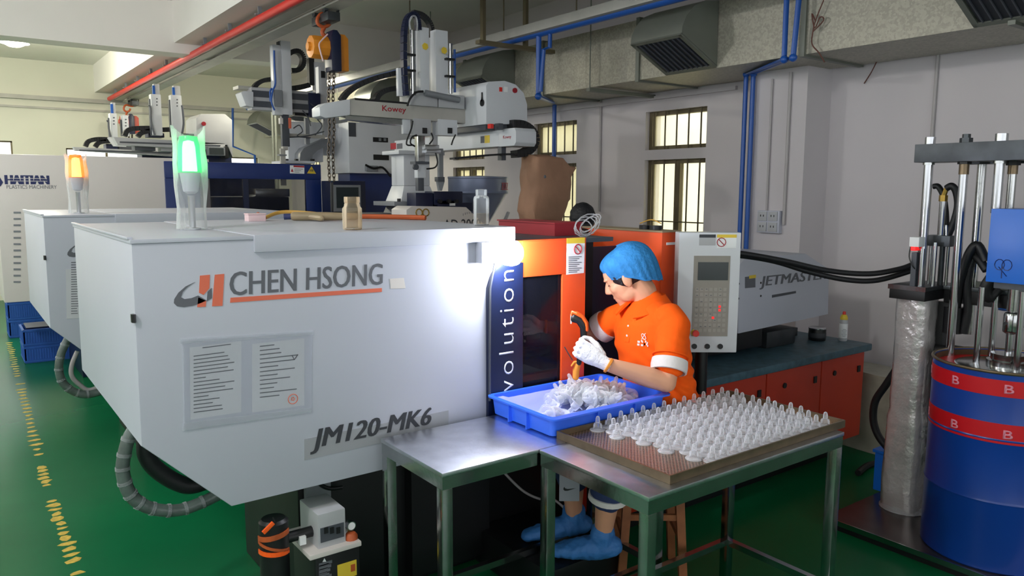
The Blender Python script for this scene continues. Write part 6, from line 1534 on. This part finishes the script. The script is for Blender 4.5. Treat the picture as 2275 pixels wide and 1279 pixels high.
# gloves and tool
tilt = V((.06, .03, 1)).normalized()
gl = fist(wk, LW, LK, tilt, V((.594, .804, 0)))
a_ = (LK-LW).normalized()
MB().lathe([(.029, -.006), (.0325, -.004), (.0325, .004), (.029, .006)], LW-a_*.012, 22, a_).build('glove_cuff', 'cuffo', wk)
roughen(gl, .0012, 60)
gr = fist(wk, RW, RK, Z_, V((-.5, -.5, 0)))
a2_ = (RK-RW).normalized()
MB().lathe([(.029, -.006), (.0325, -.004), (.0325, .004), (.029, .006)], RW-a2_*.012, 22, a2_).build('glove_cuff', 'cuffo', wk)
tool = thing('trimming_tool', 'black and orange curved hand tool gripped in the white glove', 'tool', LK)
dT = 3.115
T_ = lambda x, y, e=0: pd(x, y, dT+e)
MB().limb([(T_(1286, 806, .02), .011, .011), (T_(1291, 775, .02), .012, .012), (T_(1297, 748, .012), .014, .013), (T_(1297, 727), .016, .013), (T_(1288, 711), .0175, .013), (T_(1275, 706), .0185, .012)], V((.8, -.6, 0)), 14).build('handle', 'black', tool)
MB().limb([(T_(1304, 733, -.004), .006, .012), (T_(1303, 717, -.004), .008, .013), (T_(1294, 703, -.004), .009, .013), (T_(1281, 696, -.004), .009, .013), (T_(1271, 696, -.002), .006, .012)], V((.8, -.6, 0)), 12).build('orange_back', 'orangeh', tool)
MB().hull([T_(1267, 697), T_(1270, 697), T_(1270, 719), T_(1267, 719)], [T_(1267, 697, .02), T_(1270, 697, .02), T_(1270, 719, .02), T_(1267, 719, .02)]).build('end_plate', 'steel', tool, smooth=False)
MB().limb([(T_(1279, 838, .03), .013, .012), (T_(1280, 822, .03), .014, .013), (T_(1284, 808, .025), .012, .012)], V((.8, -.6, 0)), 12).limb([(T_(1270, 812, .02), .004, .004), (T_(1276, 804, .02), .005, .005), (T_(1284, 803, .02), .005, .005)], Z_, 8).build('orange_grip', 'cuffo', tool)
MB().tube([T_(1254, 770, .02), T_(1262, 784, .02), T_(1272, 800, .02)], .0022, 6, 3).build('blade', 'iron', tool)
# ---- second person, behind the machine
p2 = thing('person', 'dark-haired person in black top standing with back turned between the machines', 'person', (3.36, 4.02, 0))
f2, l2, u2 = frame_of((.5, .86, 0), .18)
hc2 = pd(1293, 496, 5.05)
b2 = MB(); w2_, R32 = head_shape(b2, hc2, f2, l2, u2, .98)
sb = V((hc2.x+.02, hc2.y, hc2.z-.26)); sl_ = V((f2.x, f2.y, 0)).normalized(); ll = Z_.cross(sl_)
b2.limb([(w2_(-.03, 0, -.04), .055, .055), (sb+Z_*.10, .056, .054), (sb+Z_*.02, .08, .07)], ll, 16)
b2.limb([(V((sb.x, sb.y, .78)), .15, .11), (V((sb.x, sb.y, 1.0)), .15, .11), (sb-Z_*.03, .17, .10)], ll, 18)
for s_ in (-1, 1):
    S = sb+ll*(.185*s_)-Z_*.02; E_ = S+ll*(.04*s_)-Z_*.27+sl_*.03; W_ = E_+sl_*.20-Z_*.06
    b2.limb([(S, .05, .05), (E_, .038, .038)], sl_, 12); b2.limb([(E_, .038, .038), (W_, .027, .025)], Z_, 12)
    b2.limb([(W_, .02, .03), (W_+sl_*.06, .012, .04), (W_+sl_*.09, .012, .036)], ll, 12)
    for j in range(4): b2.limb([(W_+sl_*.08+Z_*(.028-.019*j), .009, .009), (W_+sl_*.13+Z_*(.03-.02*j), .0085, .0085), (W_+sl_*(.16)-ll*(.015*s_)+Z_*(.03-.02*j), .0075, .0075)], Z_, 8)
    b2.limb([(W_+sl_*.03+Z_*.03, .012, .012), (W_+sl_*.07+Z_*.055-ll*(.01*s_), .010, .010), (W_+sl_*.10+Z_*.06-ll*(.015*s_), .009, .009)], Z_, 8)
    H_ = V((sb.x, sb.y, .80))+ll*(.09*s_); K_ = H_+sl_*.03-Z_*.38; A2 = K_-sl_*.03-Z_*.35
    b2.limb([(H_, .085, .085), (K_, .055, .055)], sl_, 14); b2.limb([(K_, .054, .054), (K_.lerp(A2, .3), .055, .055), (A2, .036, .036)], sl_, 14)
b2.build('body', 'skin', p2, remesh=.006, relax=4); face_parts(p2, w2_, R32, l2, .98)
h2_ = MB(); h2_.ball(w2_(-.024, 0, .042), .103, .085, .094, 20, 12, R32); h2_.limb([(w2_(-.06, 0, .0), .05, .066), (w2_(-.075, 0, -.045), .03, .05)], f2, 14)
roughen(h2_.build('hair', 'hair', p2, remesh=.005, relax=2), .004, 40)
t2 = MB(); t2.limb([(V((sb.x, sb.y, .76)), .175, .13), (V((sb.x, sb.y, 1.0)), .17, .125), (sb-Z_*.06, .19, .115), (sb+Z_*.005, .12, .085), (sb+Z_*.035, .07, .062)], ll, 22)
for s_ in (-1, 1):
    S = sb+ll*(.185*s_)-Z_*.02; E_ = S+ll*(.04*s_)-Z_*.27+sl_*.03; t2.limb([(S-ll*.03*s_, .068, .068), (S.lerp(E_, .7), .066, .066)], sl_, 14)
t2.build('tee_shirt', 'tee', p2, remesh=.008, relax=4)
t3 = MB(); t3.limb([(V((sb.x, sb.y, .84)), .165, .12), (V((sb.x, sb.y, .74)), .17, .125)], ll, 18)
for s_ in (-1, 1):
    H_ = V((sb.x, sb.y, .80))+ll*(.09*s_); K_ = H_+sl_*.03-Z_*.38; A2 = K_-sl_*.03-Z_*.35
    t3.limb([(H_, .095, .095), (K_, .07, .07), (A2+Z_*.01, .055, .055)], sl_, 14)
t3.build('trousers', 'short', p2, remesh=.008, relax=3)
for s_ in (-1, 1):
    A2 = V((sb.x, sb.y, .07))+ll*(.09*s_)
    MB().limb([(A2-sl_*.05-Z_*.025, .04, .04), (A2+Z_*.0, .045, .05), (A2+sl_*.09-Z_*.02, .045, .036), (A2+sl_*.17-Z_*.03, .035, .022)], ll, 14).build('shoe', 'black', p2)
